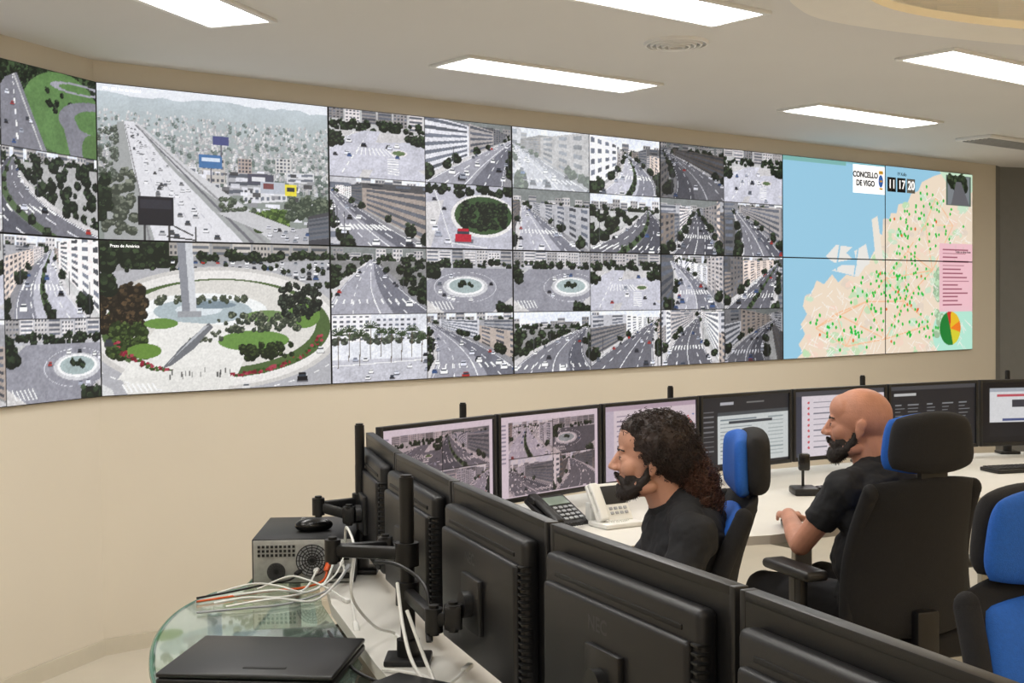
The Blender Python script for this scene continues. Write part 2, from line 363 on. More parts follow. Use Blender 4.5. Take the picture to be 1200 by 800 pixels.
def panorama(W,H):
    c=Cv(W,H,(.86,.885,.905),5); r=c.r
    n=fbm(W,H,26,3,5)
    c.rect(0,0,1,.08,(.94,.955,.965))
    Y=np.linspace(0,1,H)[:,None]*np.ones((1,W)); m=Y>(.07+.07*(fbm(W,H,60,9,3)-.5)*2)
    f=np.clip((Y-.05)/.6,0,1)[:,:,None]
    gcol=np.array([.78,.82,.83])*(1-f)+np.array([.56,.59,.56])*f
    c.a=np.where(m[:,:,None],gcol*(1+.16*(n-.5))[:,:,None],c.a)
    for k in range(1500):
        y=.17+.48*r.rand()**.9; x=r.rand(); z=.006+.026*y; h=max(0,(.7-y)); b=r.uniform(.68,.97); b=b*(1-.5*h)+.84*.5*h; hh=z*r.uniform(.6,1.6)
        c.rect(x,y-hh,x+z*.8,y+z*.2,(b,b*.99,b*.97),.9); c.rect(x+z*.5,y-hh,x+z*.8,y+z*.2,(b*.82,b*.83,b*.85),.8)
        if z>.014: 
            for q in range(3): c.rect(x+z*.08,y-hh*.8+q*hh*.33,x+z*.42,y-hh*.8+q*hh*.33+hh*.1,(b*.65,b*.67,b*.7),.7)
        t=.30+.55*y; d=np.array((.72,.77,.77))*(1-t)+np.array((.25,.3,.25))*t
        if k%4==0: x=r.rand(); c.trees(x,y,x+.01,y+.01,1,.008+.018*y,d,d*1.15)
    c.bld([(.42,.43),(.52,.43),(.52,.6),(.42,.6)],(.78,.76,.73),5,4); c.bld([(.53,.52),(.72,.5),(.72,.66),(.53,.68)],(.70,.70,.71),8,3)
    c.bld([(.28,.5),(.4,.5),(.4,.6),(.28,.6)],(.90,.90,.90),6,2); c.bld([(.80,.5),(.93,.49),(.93,.56),(.8,.57)],(.86,.86,.86),6,2); c.bld([(.60,.62),(.8,.60),(.8,.70),(.6,.73)],(.88,.88,.88),8,2)
    c.bld([(.33,.6),(.5,.6),(.5,.7),(.35,.7)],(.82,.82,.82),6,2); c.bld([(.58,.42),(.64,.42),(.64,.52),(.58,.52)],(.72,.66,.62),4,4); c.bld([(.75,.40),(.82,.40),(.82,.5),(.75,.5)],(.85,.84,.82),4,4)
    for k in range(110):
        v=r.choice([.25,.4,.6,.9,.95,.97]); x=r.uniform(.3,.97);y=r.uniform(.5,.84);z=r.uniform(.010,.03); c.rect(x,y,x+z*1.4,y+z,(v,v,v*1.02),.85)
    c.rect(.41,.41,.51,.5,(.30,.47,.66)); c.rect(.42,.43,.5,.455,(.85,.9,.95)); c.line((.46,.5),(.46,.62),.012,(.4,.4,.44))
    c.rect(.47,.28,.54,.34,(.32,.34,.52)); c.line((.505,.34),(.505,.42),.01,(.4,.4,.44))
    c.rect(.79,.58,.845,.66,(.93,.87,.25)); c.rect(.80,.6,.835,.63,(.2,.2,.2)); c.rect(.62,.52,.74,.59,(.33,.33,.38)); c.rect(.64,.54,.70,.57,(.9,.9,.9)); c.rect(.68,.57,.79,.65,(.75,.77,.8)); c.rect(.69,.58,.74,.62,(.5,.3,.3))
    c.poly([(.08,.24),(.14,.22),(.3,.5),(.78,1),(.02,1),(.02,.6)],(.66,.67,.66))
    c.trees(.02,.55,.14,.95,60,.03,(.3,.33,.28),(.6,.62,.55))
    c.poly([(.105,.23),(.145,.23),(.27,.48),(.60,1),(.22,1),(.14,.55)],(.90,.90,.905)); 
    c.poly([(.15,.24),(.165,.24),(.36,.5),(.86,1),(.74,1),(.32,.53)],(.83,.83,.83))
    for a,b in (((.12,.25),(.31,1)),((.13,.25),(.41,1)),((.135,.25),(.51,1))): c.dash(a,b,.003,(.78,.78,.80),18,.008)
    c.line((.15,.25),(.64,1),.006,(.45,.45,.47),1,.022); c.line((.155,.25),(.7,1),.004,(.6,.6,.6),1,.02); c.line((.11,.25),(.20,1),.004,(.55,.55,.55),1,.014)
    for k in range(60):
        t=r.rand()**1.1; u=r.uniform(.1,.9); x0=.108+t*.11;x1=.145+t*.43; v=r.choice([.97,.95,.5,.3,.75]); c.car(x0+(x1-x0)*u,.26+.72*t,.010+.028*t,(v,v,v))
    c.trees(.0,.28,.08,.62,50,.018,(.35,.38,.34),(.62,.66,.6)); c.trees(0,.6,.04,.9,20,.04)
    c.trees(.66,.78,.8,.9,70,.035,(.25,.34,.16),(.55,.66,.35)); c.trees(.80,.68,1,.82,60,.028,(.27,.32,.26),(.5,.54,.45)); c.trees(.5,.7,.66,.8,30,.02,(.3,.34,.28),(.55,.6,.5))
    c.poly([(.9,.80),(1,.76),(1,1),(.88,1)],(.28,.28,.30)); c.bld([(.9,.82),(1,.79),(1,.95),(.9,.97)],(.42,.43,.45),5,5)
    c.poly([(.72,.92),(.9,.88),(.9,1),(.72,1)],(.72,.72,.73)); c.poly([(.48,.8),(.62,.78),(.85,.9),(.7,.93)],(.8,.8,.8))
    for k in range(12): c.car(r.uniform(.70,.9),r.uniform(.88,.98),.028)
    c.rect(.155,.71,.30,.90,(.13,.13,.15)); c.rect(.165,.73,.29,.79,(.2,.2,.23)); c.line((.18,.9),(.18,1),.015,(.25,.25,.25)); c.line((.28,.9),(.28,1),.015,(.25,.25,.25))
    c.line((.27,.97),(.39,.99),.01,(.2,.2,.2)); c.line((.3,.9),(.38,.96),.01,(.2,.2,.2)); c.line((.39,.9),(.39,1),.01,(.25,.25,.25))
    c.grain(.07,1.8); c.a[:,:,2]*=1.02
    return c
def plaza(W,H):
    c=Cv(W,H,(.70,.70,.72),8); r=c.r
    c.rect(0,0,1,.3,(.62,.62,.63)); c.trees(0,0,.3,.16,90,.05); 
    for k in range(8):
        x=.28+.09*k; b=r.uniform(.6,.85); c.bld([(x,-.03),(x+.08,-.03),(x+.08,.09),(x,.09)],(b,b*.97,b*.94),5,3)
    c.trees(.4,.06,1,.11,50,.03)
    c.poly([(0,.2),(1,.10),(1,.5),(0,.5)],(.70,.70,.72))
    for row in range(4):
        for k in range(24):
            if r.rand()<.75: c.car(.26+.032*k,.13+.045*row-.012*row*k/24,.024+.004*row)
    c.trees(.02,.14,1,.2,24,.02); c.trees(.2,.27,1,.31,40,.022)
    c.ell(.5,.58,.56,.42,(.80,.79,.78)); c.ell(.5,.58,.53,.395,(.90,.89,.88))
    c.ell(.5,.58,.50,.34,(.33,.41,.25)); c.ell(.5,.55,.43,.30,(.85,.84,.82)); c.ell(.42,.46,.28,.12,(.93,.94,.94)); c.ell(.42,.46,.21,.085,(.68,.73,.75)); c.ell(.4,.45,.1,.04,(.85,.88,.9)); c.ell(.46,.42,.10,.025,(.5,.56,.6))
    c.poly([(.24,.52),(.66,.58),(.54,.97),(.06,.90)],(.90,.895,.88))
    c.trees(.0,.3,.17,.58,150,.036,(.17,.15,.11),(.42,.34,.25)); c.trees(.04,.55,.18,.74,90,.034,(.18,.24,.12),(.42,.5,.28)); 
    c.ell(.64,.67,.16,.07,(.43,.57,.30)); c.ell(.24,.54,.07,.035,(.42,.56,.28)); c.ell(.87,.50,.08,.09,(.42,.55,.28)); c.ell(.17,.72,.07,.05,(.42,.55,.26)); c.ell(.7,.5,.1,.04,(.45,.55,.35))
    c.trees(.48,.48,.85,.60,90,.022,(.25,.29,.24),(.55,.57,.48)); c.trees(.58,.70,.82,.79,50,.024,(.14,.19,.11),(.32,.38,.22)); c.trees(.22,.36,.6,.4,36,.02,(.3,.34,.28),(.5,.52,.44)); c.trees(.35,.60,.5,.66,16,.018,(.3,.33,.28),(.55,.57,.5))
    for k in range(240):
        a=r.uniform(.15,2.95); rr=r.uniform(.93,1.0); c.ell(.5+.48*rr*math.cos(a),.58+.335*rr*math.sin(a),.008,.010,[(.58,.16,.25),(.45,.14,.18),(.66,.28,.34),(.22,.32,.14),(.3,.4,.2)][r.randint(5)])
    c.poly([(.24,.86),(.54,.80),(.52,1),(.1,1),(.08,.9)],(.88,.875,.86))
    c.trees(.76,.28,.95,.52,90,.024,(.12,.15,.13),(.34,.38,.33))
    c.poly([(.24,.84),(.32,.70),(.44,.54),(.46,.57),(.37,.72),(.28,.82)],(.46,.47,.49)); c.poly([(.25,.83),(.42,.56),(.44,.56),(.31,.74)],(.72,.73,.75))
    c.poly([(.31,.0),(.375,.0),(.39,.48),(.33,.49)],(.56,.57,.60)); c.poly([(.345,.0),(.375,.0),(.39,.48),(.362,.49)],(.80,.81,.83)); c.rect(.31,.46,.41,.5,(.62,.63,.65))
    for k in range(16): x=.25+.3*r.rand(); y=.84+.05*r.rand(); c.line((x,y),(x,y+.035),.008,(.2,.2,.2),.7)
    for k in range(40):
        a=.35+2.45*k/40; 
        if k%2: c.line((.5+.62*math.cos(a),.60+.42*math.sin(a)),(.5+.62*math.cos(a+.05),.60+.42*math.sin(a+.05)),.008,(.93,.93,.93))
    c.car(.86,.94,.07,(.1,.1,.12)); c.car(.95,.75,.05,(.9,.9,.9)); c.car(.03,.66,.05,(.25,.25,.28)); c.car(.6,.985,.05,(.85,.85,.85))
    for k in range(7): c.line((.08+.02*k,.93),(.10+.02*k,.985),.012,(.97,.97,.97))
    c.poly([(0,.92),(.04,.96),(.05,1),(0,1)],(.85,.85,.85))
    c.trees(0,.0,.06,.3,20,.05)
    c.grain(.09,1.8); c.a=np.clip((c.a-.5)*1.08+.5,0,1); return c
def citymap(W,H):
    c=Cv(W,H,(.60,.80,.90),12); r=c.r
    land=[(.90,-.02),(.77,.03),(.70,.07),(.68,.12),(.64,.14),(.62,.19),(.57,.20),(.56,.25),(.53,.25),(.52,.29),(.49,.29),(.485,.37),(.465,.36),(.46,.44),(.44,.46),(.41,.52),(.37,.55),(.35,.59),(.30,.58),(.26,.62),(.23,.58),(.19,.63),(.155,.61),(.13,.68),(.10,.69),(.09,.74),(.11,.78),(.08,.83),(.10,.88),(.07,.93),(.09,.97),(.05,1.01),(1.01,1.01),(1.01,-.02)]
    c.poly(land,(.945,.875,.79))
    isl=lambda x,y:c.a[min(H-1,int(y*H)),min(W-1,int(x*W))][0]>.7
    for k in range(190):
        x,y=r.uniform(.1,1),r.uniform(.05,1)
        if isl(x,y):
            cl=[(.76,.89,.72),(.965,.85,.78),(.90,.84,.78),(.80,.91,.80)][r.randint(4)]
            for q in range(3): 
                x2,y2=x+r.normal()*.012,y+r.normal()*.015
                if isl(min(.99,x2),min(.99,y2)): c.ell(x2,y2,r.uniform(.006,.022),r.uniform(.006,.022),cl,.8)
    c.ell(.9,.9,.14,.16,(.72,.92,.84)); c.poly([(.8,.0),(1,0),(1,.1),(.9,.14)],(.80,.91,.80)); c.trees(.78,.5,.82,.9,20,.03,(.74,.88,.72),(.82,.92,.8))
    hub=[(.5,.6),(.62,.45),(.72,.3),(.78,.15),(.25,.78),(.40,.72),(.6,.72),(.76,.55),(.15,.85),(.5,.92),(.88,.3),(.75,.85),(.3,.95)]
    for i in range(len(hub)):
        for j in range(i):
            d=math.hypot(hub[i][0]-hub[j][0],hub[i][1]-hub[j][1])
            if d<.30: c.line(hub[i],hub[j],.008,(.98,.82,.68),.9); c.line(hub[i],hub[j],.003,(.95,.72,.55))
    for k in range(420):
        x,y=r.uniform(.10,.98),r.uniform(.05,1); a=r.choice([.7,2.3])+r.normal()*.25
        if isl(x,y): c.line((x,y),(x+.04*math.cos(a),y+.06*math.sin(a)),.004,(.99,.97,.94),.9)
    for q in ([(.2,.49),(.25,.43),(.33,.44),(.30,.47),(.33,.50),(.24,.52)],[(.34,.46),(.4,.42),(.42,.52),(.36,.56)],[(.23,.56),(.28,.53),(.4,.53),(.36,.59)]): c.poly(q,(.93,.92,.90))
    c.poly([(.43,.29),(.46,.27),(.49,.5),(.45,.5)],(.94,.91,.86)); c.line((.27,.42),(.25,.56),.012,(.6,.8,.9)); c.line((.36,.44),(.34,.58),.01,(.6,.8,.9))
    seg=[((.58,.30),(.78,.10)),((.52,.50),(.88,.12)),((.45,.62),(.74,.40)),((.40,.66),(.55,.58)),((.52,.70),(.90,.25)),((.5,.92),(.74,.58)),((.30,.70),(.50,.64)),((.25,.80),(.45,.95)),((.60,.50),(.66,.78)),((.42,.80),(.62,.62)),((.14,.82),(.30,.90)),((.56,.26),(.68,.55)),((.70,.2),(.92,.5)),((.55,.85),(.78,.90))]
    n=0
    while n<240:
        a,b=seg[r.randint(len(seg))]; t=r.rand(); x=a[0]+(b[0]-a[0])*t+r.normal()*.028; y=a[1]+(b[1]-a[1])*t+r.normal()*.035
        if not(0.1<x<.95 and .08<y<.97) or not isl(x,y): 
            n+=.2; continue
        c.ell(x,y,.0052,.009,(.10,.76,.24) if r.rand()<.95 else (.9,.45,.2)); n+=1
    c.rect(.80,.40,1.0,.78,(.95,.76,.80),.95)
    for k in range(15): c.rect(.82,.43+.022*k,.82+r.uniform(.08,.16),.437+.022*k,(.62,.35,.42))
    c.rect(.84,.015,.99,.185,(.35,.42,.38)); c.rect(.85,.02,.98,.18,(.5,.52,.54)); c.trees(.86,.03,.97,.08,20,.03); c.poly([(.9,.05),(.93,.05),(.98,.18),(.87,.18)],(.4,.4,.42))
    cx,cy=.865,.875; a=W/H; R=.062
    q=c.sub(cx-R,cy-R*2,cx+R,cy+R*2); v,X,Y=q; dx=(X-cx); d=np.hypot(dx,(Y-cy)/a)
    ang=np.arctan2((Y-cy)/a,dx)
    v[d<R]=(.12,.50,.20); v[(d<R)&(ang>-1.5)&(ang<-.45)]=(.93,.75,.15); v[(d<R)&(ang>=-.45)&(ang<.25)]=(.95,.5,.12); v[(d<R)&(ang>=.25)&(ang<1.3)]=(.85,.82,.2); v[(d<R)&(ang>-1.9)&(ang<=-1.5)]=(.8,.2,.15)
    c.rect(0,0,.5,.012,(.55,.78,.82)); c.rect(.0,0,.3,.022,(.5,.72,.7))
    return c
def ui(kind,seed=0):
    W,H=168,98; c=Cv(W,H,(.5,.5,.5),seed); r=c.r
    if kind=='cctv':
        c=Cv(W,H,(.90,.82,.86),seed); r=c.r; st=[['cross','street','street','street'],['street','round','street','street']][seed%2]
        q=quad(148,88,st,seed*11+3); q.a=q.a*np.array([.88,.80,.81]); c.paste(q,14,8)
        for k in range(10): c.rect(.015,.1+.05*k,.06,.12+.05*k,(.6,.55,.62))
    elif kind=='pink':
        c=Cv(W,H,(.90,.83,.86),seed); c.rect(0,0,1,.07,(.75,.66,.72)); c.rect(0,.07,.1,1,(.80,.74,.80))
        for k in range(12): c.rect(.13,.14+.065*k,.13+r.uniform(.2,.35),.155+.065*k,(.55,.5,.58)); c.rect(.6,.14+.065*k,.6+r.uniform(.1,.3),.155+.065*k,(.65,.58,.66))
        for k in range(30): c.ell(r.uniform(.7,.97),r.uniform(.15,.6),.01,.012,[(.8,.3,.35),(.4,.5,.7),(.75,.6,.3)][r.randint(3)])
    elif kind=='darktable':
        c=Cv(W,H,(.16,.16,.18),seed); c.rect(.17,.22,.99,.96,(.86,.88,.88)); c.rect(.17,.22,.99,.28,(.3,.32,.34))
        for k in range(11): c.rect(.2,.33+.055*k,.2+r.uniform(.3,.5),.342+.055*k,(.5,.55,.58)); c.rect(.75,.33+.055*k,.93,.342+.055*k,(.6,.65,.66))
        c.rect(.3,.36,.8,.4,(.25,.27,.3))
        for k in range(9): c.rect(.02,.2+.07*k,.13,.215+.07*k,(.5,.5,.52))
        c.rect(.2,.08,.35,.12,(.75,.75,.78)); c.rect(.5,.09,.7,.11,(.5,.5,.5))
    elif kind=='whitered':
        c=Cv(W,H,(.93,.89,.92),seed); c.rect(0,0,1,.08,(.3,.3,.33)); c.rect(0,.08,.08,1,(.25,.26,.32))
        for k in range(9):
            c.ell(.15,.18+.085*k,.012,.02,(.85,.35,.4)); c.rect(.2,.17+.085*k,.2+r.uniform(.15,.3),.185+.085*k,(.5,.5,.55)); c.rect(.55,.17+.085*k,.55+r.uniform(.1,.3),.185+.085*k,(.7,.55,.6))
    elif kind=='dark':
        c=Cv(W,H,(.13,.13,.15),seed); c.rect(0,0,1,.07,(.3,.3,.32)); c.rect(.05,.12,.3,.16,(.8,.8,.8)); c.rect(.04,.24,.96,.25,(.5,.5,.5))
        for k in range(11):
            for x in (.06,.2,.42,.6,.8): c.rect(x,.3+.055*k,x+r.uniform(.05,.14),.312+.055*k,(.55,.56,.58))
    elif kind=='windows':
        c=Cv(W,H,(.06,.06,.08),seed); c.rect(.08,.1,.95,.9,(.92,.92,.93)); c.rect(.08,.1,.95,.16,(.7,.72,.76)); c.rect(.3,.3,.42,.42,(.25,.25,.28)); c.rect(.2,.6,.5,.64,(.3,.35,.55)); c.rect(.08,.66,.95,.9,(.1,.1,.12)); c.rect(.15,.2,.5,.24,(.8,.35,.4)); c.rect(.55,.3,.8,.34,(.4,.4,.45))
    c.grain(.04,2)
    return c
def screen(name,a,w,h,m,parent,loc=(0,0,0)):
    a=np.clip(a,0,1); H,W=a.shape[:2]; l=np.where(a<=.04045,a/12.92,((a+.055)/1.055)**2.4)
    xs=np.linspace(-w/2,w/2,W); zs=np.linspace(h/2,-h/2,H); X,Z=np.meshgrid(xs,zs)
    v=np.stack([X.ravel(),np.zeros(W*H),Z.ravel()],1)
    idx=np.arange(W*H).reshape(H,W); f=np.stack([idx[1:,:-1],idx[1:,1:],idx[:-1,1:],idx[:-1,:-1]],-1).reshape(-1,4)
    me=D.meshes.new(name); me.from_pydata(v.tolist(),[],f.tolist())
    ca=me.color_attributes.new(name='Col',type='FLOAT_COLOR',domain='POINT')
    col=np.ones((W*H,4),np.float32); col[:,:3]=l.reshape(-1,3); ca.data.foreach_set('color',col.ravel())
    o=mkobj(name,me,m,parent,smooth=False); o.location=loc; return o
# ------------------------------------------------------------------ room
HZ=1.52; CEIL=2.606
W0=Vector((-1.81,5.56)); W6=Vector((3.604,10.0)); dW=(W6-W0).normalized(); nW=Vector((dW.y,-dW.x))
dL=Vector((.335,.942)).normalized(); nL=Vector((dL.y,-dL.x))
Wend=W6+dW*.378; Wl=W0-dL*7.5
def wallseg(name,a,b,n,m,z0=0,z1=CEIL,t=.12):
    g=Geo(); g.prism([(a.x,a.y),(b.x,b.y),(b.x-n.x*t,b.y-n.y*t),(a.x-n.x*t,a.y-n.y*t)],z0,z1)
    return struct(part(name,g,m,smooth=False))
wallseg('wall_video',W0,Wend,nW,M_wall); wallseg('wall_left',Wl,W0,nL,M_wall)
A=Vector((3.98,10.36)); B=Vector((8.0,12.0)); n2=Vector(((B-A).y,-(B-A).x)).normalized()
wallseg('wall_partition',A,B,n2,M_grey)
g=Geo(); g.prism([(Wend.x,Wend.y),(A.x,A.y),(A.x-.1,A.y+.15),(Wend.x-.1,Wend.y+.15)],0,CEIL); struct(part('trim_1',g,M_grey,smooth=False))
wallseg('wall_right',Vector((8,12)),Vector((8,-3)),Vector((-1,0)),M_wall,z1=3.1); wallseg('wall_back',Vector((8,-3)),Vector((Wl.x-.5,-3)),Vector((0,1)),M_wall,z1=3.1)
wallseg('wall_side',Vector((Wl.x-.4,-3)),Wl+Vector((-.4,.1)),Vector((1,0)),M_wall)
for nm,a,b,n in(('baseboard_video',W0,Wend,nW),('baseboard_left',Wl,W0,nL)):
    g=Geo(); a2=a+n*.002; b2=b+n*.002; g.prism([(a2.x,a2.y),(b2.x,b2.y),(b2.x+n.x*.012,b2.y+n.y*.012),(a2.x+n.x*.012,a2.y+n.y*.012)],0,.07); struct(part(nm,g,M_base,smooth=False))
g=Geo(); g.box((1.5,4.5,-.05),(14,16,.1)); struct(part('floor',g,M_floor,smooth=False))
inner=[(1.1,-3),(1.1,3.4),(1.12,4.0),(1.2,4.36),(1.45,4.68),(2.0,4.98),(2.8,5.2),(4.5,5.3),(8.2,5.35)]
outer=[(.90,-3),(.90,3.6),(.93,4.2),(1.02,4.56),(1.3,4.88),(2.14,5.30),(3,5.5),(4.5,5.62),(8.2,5.65)]
def dense(c):
    out=[]
    for i in range(len(c)-1):
        for k in range(6):
            t=k/6; p0=Vector(c[max(i-1,0)]);p1=Vector(c[i]);p2=Vector(c[i+1]);p3=Vector(c[min(i+2,len(c)-1)])
            if i<=1 or i>=len(c)-3: q=p1.lerp(p2,t)
            else: q=.5*((2*p1)+(-p0+p2)*t+(2*p0-5*p1+4*p2-p3)*t*t+(-p0+3*p1-3*p2+p3)*t**3)
            out.append((q.x,q.y))
    out.append(c[-1]); return out
inner=dense(inner); outer=dense(outer)
g=Geo(); g.prism([(-6,-3.2)]+[(inner[0][0],-3.2)]+inner[1:]+[(8.2,12.5),(-6,12.5)],CEIL,CEIL+.1); struct(part('ceiling',g,M_ceil,smooth=False))
g=Geo()
n=len(inner)
vs=[];
for p in inner: vs+=[(p[0],p[1],CEIL-.03),(p[0],p[1],2.95)]
for p in outer: vs+=[(p[0],p[1],CEIL-.03),(p[0],p[1],CEIL)]
fs=[]
for i in range(n-1):
    fs.append((2*i,2*i+1,2*i+3,2*i+2)); o=2*n; fs.append((o+2*i,o+2*i+1,o+2*i+3,o+2*i+2)); fs.append((2*i,2*i+2,o+2*i+2,o+2*i))
g.add(vs,fs); struct(part('trim_2',g,M_trim,smooth=False))
M_warm=mat('warm_cove_glow',(.93,.88,.74),.7,var=.03,emit=(1,.84,.55),es=.42)  # warm cove light put in as emission on the recess ceiling
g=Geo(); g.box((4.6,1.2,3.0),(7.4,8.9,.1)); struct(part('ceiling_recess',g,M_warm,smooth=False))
# ------------------------------------------------------------------ ceiling lamps
def ang(v): return math.atan2(v[1],v[0])
def lamp(x,y,a,z=CEIL,L=1.16,Wd=.25,lab='recessed rectangular ceiling light panel with white frame, lit'):
    r=root('ceiling_light',lab,'ceiling light',(x,y,z),a,'recessed ceiling light panels')
    g=Geo()
    for s in(-1,1): g.box((0,s*(Wd/2+.012),-.006),(L+.05,.024,.014),.003); g.box((s*(L/2+.012),0,-.006),(.024,Wd,.014),.003)
    part('frame',g,M_frame,r); g=Geo(); g.box((0,0,-.003),(L,Wd,.006)); part('diffuser',g,M_lamp,r,smooth=False)
aW=ang(dW)
for x,y,a in ((-1.2,4.30,math.radians(72)),(.20,6.02,aW),(.42,4.50,aW),(2.06,7.44,aW),(2.28,5.97,aW)): lamp(x,y,a)
for x,y,a in ((-1.7,2.2,math.radians(72)),(-.3,2.9,aW),(-.6,.6,aW),(-2.0,-.8,aW),(.2,-1.6,aW),(5.2,8.3,aW),(4.4,6.6,aW)): lamp(x,y,a)  # panels out of view, added to light the room
for x,y in((2.4,.6),(3.6,2.6),(5.2,1.0),(5.6,3.6),(2.6,-1.5)): lamp(x,y,aW,2.95)  # unseen panels up in the recess, added as further light
r=root('air_vent_grille','unlit long slotted grille recessed in the ceiling','air vent',(3.42,8.72,CEIL),aW)
g=Geo(); g.box((0,0,-.01),(.95,.26,.02),.004); part('frame',g,M_frame,r); g=Geo()
for k in range(7): g.box((0,-.09+.03*k,-.022),(.88,.012,.008))
part('slats',g,M_greyp,r)
r=root('ceiling_diffuser','round white slotted ventilation diffuser in the ceiling','air vent',(.696,5.32,CEIL))
g=Geo()
for k in range(5):
    R=.135-.024*k; g.rings([(0,0,0),(0,0,-.012-.003*k),(0,0,-.012-.003*k),(0,0,0)],[R,R-.004,R-.012,R-.010],(0,0,-1),40)
part('rings',g,M_frame,r)
g=Geo(); g.cyl((0,0,-.001),(0,0,-.006),.125,seg=32); part('throat',g,M_greyp,r)
# ------------------------------------------------------------------ video wall
PW=(W6-W0).length/6; ZB=1.140; ZT=2.509; PH=(ZT-ZB)/2
mp=citymap(400,260)
def panel(cx,cy,z,a,arr,lab,w=PW):
    r=root('video_wall_display',lab,'screen',(cx,cy,z-PH/2),a,'video wall displays')
    g=Geo(); g.box((0,.012,PH/2),(w-.001,.03,PH-.001),.002); part('bezel',g,M_vent,r)
    screen('screen',arr,w-.010,PH-.008,M_scrW,r,(0,-.0045,PH/2)); return r
QS=[ [('cross','street','street','island'),('highway','round','palms','street')],
     [('hazy','street','street','highway'),('round','cross','highway','street')],
     [('dark','cross','street','street'),('street','street','street','dark')] ]
panels={}
for col in range(6):
    for row in range(2):
        p=W0+dW*PW*(col+.5)+nW*.004; z=ZT-PH*(row+.5)
        if col==0: arr=(panorama(330,200) if row==0 else plaza(330,200)).a; lab=('video wall display showing a hazy city motorway camera view','video wall display showing a landscaped roundabout plaza with tall column')[row]
        elif col<4: arr=quad((270,230,200)[col-1],(184,156,140)[col-1],QS[col-1][row],160+col*50+row*23).a; lab='video wall display split into four street camera views'
        else:
            x0=(col-4)*200; arr=mp.a[row*130:(row+1)*130,x0:x0+200]; lab='video wall display showing part of a coastal city map'
        panels[col,row]=panel(p.x+nW.x*.014,p.y+nW.y*.014,z,aW,arr,lab)
aL=ang(dL)
lst=[('street','ramps','street','highway'),('cross','street','street','round')]
for row in range(2):
    for k in range(2):
        p=W0-dL*(PW*(k+.5)+.012)+nL*.018; panel(p.x,p.y,ZT-PH*(row+.5),aL,quad(240,160,lst[row],500+row*31+k*60).a,'video wall display on the angled wall with four camera views')
r0=panels[0,0]; text('PO - 551 Av. de Madrid',.018,M_inkw,r0,(-PW/2+.03,-.008,PH-.025),'caption',align='LEFT')
text('Praza de América',.019,M_inkw,panels[0,1],(-PW/2+.05,-.008,PH-.025),'caption',align='LEFT')
r5=panels[4,0]; r6=panels[5,0]
M_paper=mat('map_label_white',(.95,.95,.95),.6,emit=(1,1,1),es=.85,var=0); M_tile=mat('clock_tile',(.05,.05,.06),.4); M_gold=mat('crest_gold',(.85,.65,.2),.5,emit=(.85,.65,.2),es=.4); M_cblue=mat('crest_blue',(.2,.4,.7),.5,emit=(.2,.4,.7),es=.5)
g=Geo(); g.box((.385,-.006,PH-.115),(.38,.001,.20)); part('title_card',g,M_paper,r5,smooth=False)
text('CONCELLO',.056,M_ink,r5,(.340,-.008,PH-.085),'title_lettering',bold=.0018); text('DE VIGO',.056,M_ink,r5,(.340,-.008,PH-.145),'title_lettering',bold=.0018)
g=Geo(); g.ell((.525,-.008,PH-.12),(.028,.001,.045)); part('crest_shield',g,M_cblue,r5); g=Geo(); 
for k in range(5): g.ell((.505+.01*k,-.009,PH-.06+.004*(k%2)),(.006,.001,.014))
g.box((.525,-.0095,PH-.12),(.03,.001,.012)); g.box((.525,-.0095,PH-.175),(.04,.001,.012)); part('crest_crown',g,M_gold,r5)
for k,(t,mm) in enumerate((('11',M_tile),('17',M_tile),('20',M_greyp))):
    g=Geo(); g.box((-.505+.122*k,-.006,PH-.135),(.104,.002,.105),.0008); part('clock_tile',g,mm,r6)
    text(t,.09,M_inkw,r6,(-.505+.122*k,-.009,PH-.135),'clock_digits',bold=.001)
text('19 Xullo',.035,M_ink,r6,(-.38,-.008,PH-.055),'date_lettering')
text('Todas as obras hoxe',.026,M_ink,panels[5,0],(.44,-.008,.075),'notice_heading')
# ------------------------------------------------------------------ desk
wt=[(.36,1.0),(.13,1.64),(-.11,2.17),(-.3,2.72),(-.475,3.28),(-.59,3.85),(-.58,4.2),(-.25,4.62),(.17,5.08),(.6,5.48),(1.12,5.84),(1.7,6.14),(2.25,6.4),(2.9,6.52),(3.5,6.52),
    (3.5,5.3),(2.6,5.25),(1.98,5.06),(1.5,4.74),(1.15,4.36),(.85,4.20),(.45,4.10),(.15,3.85),(.05,3.4),(.2,2.9),(.42,2.3),(.68,1.7),(.95,1.05)]
dk=root('control_desk','long white laminate console desk curving round the operators','desk',(1.2,4.6,0))
def dp(name,g,m): 
    o=part(name,g,m,dk,smooth=False); o.location=(-1.2,-4.6,0); return o
g=Geo(); g.prism(wt,.72,.75); dp('worktop',g,M_dsk)
for p,q in (((1.98,5.10),(2.2,5.9)),((.25,4.05),(-.1,4.4)),((3.2,5.35),(3.2,6.3)),((.0,3.1),(-.35,2.95)),((.55,1.6),(.3,1.5)),((1.0,4.40),(.75,4.75))):
    g=Geo(); d=(Vector(q)-Vector(p)); 
    for t in (0,1):
        c=Vector(p)+d*t; g.box((c.x,c.y,.36),(.06,.06,.715),.005)
    c=(Vector(p)+d*.5); g.box((c.x,c.y,.69),(d.length,.05,.05),.003,Matrix.Rotation(ang(d),3,'Z')); g.box((c.x,c.y,.03),(d.length+.1,.07,.05),.004,Matrix.Rotation(ang(d),3,'Z'))
    dp('leg',g,M_dskleg)
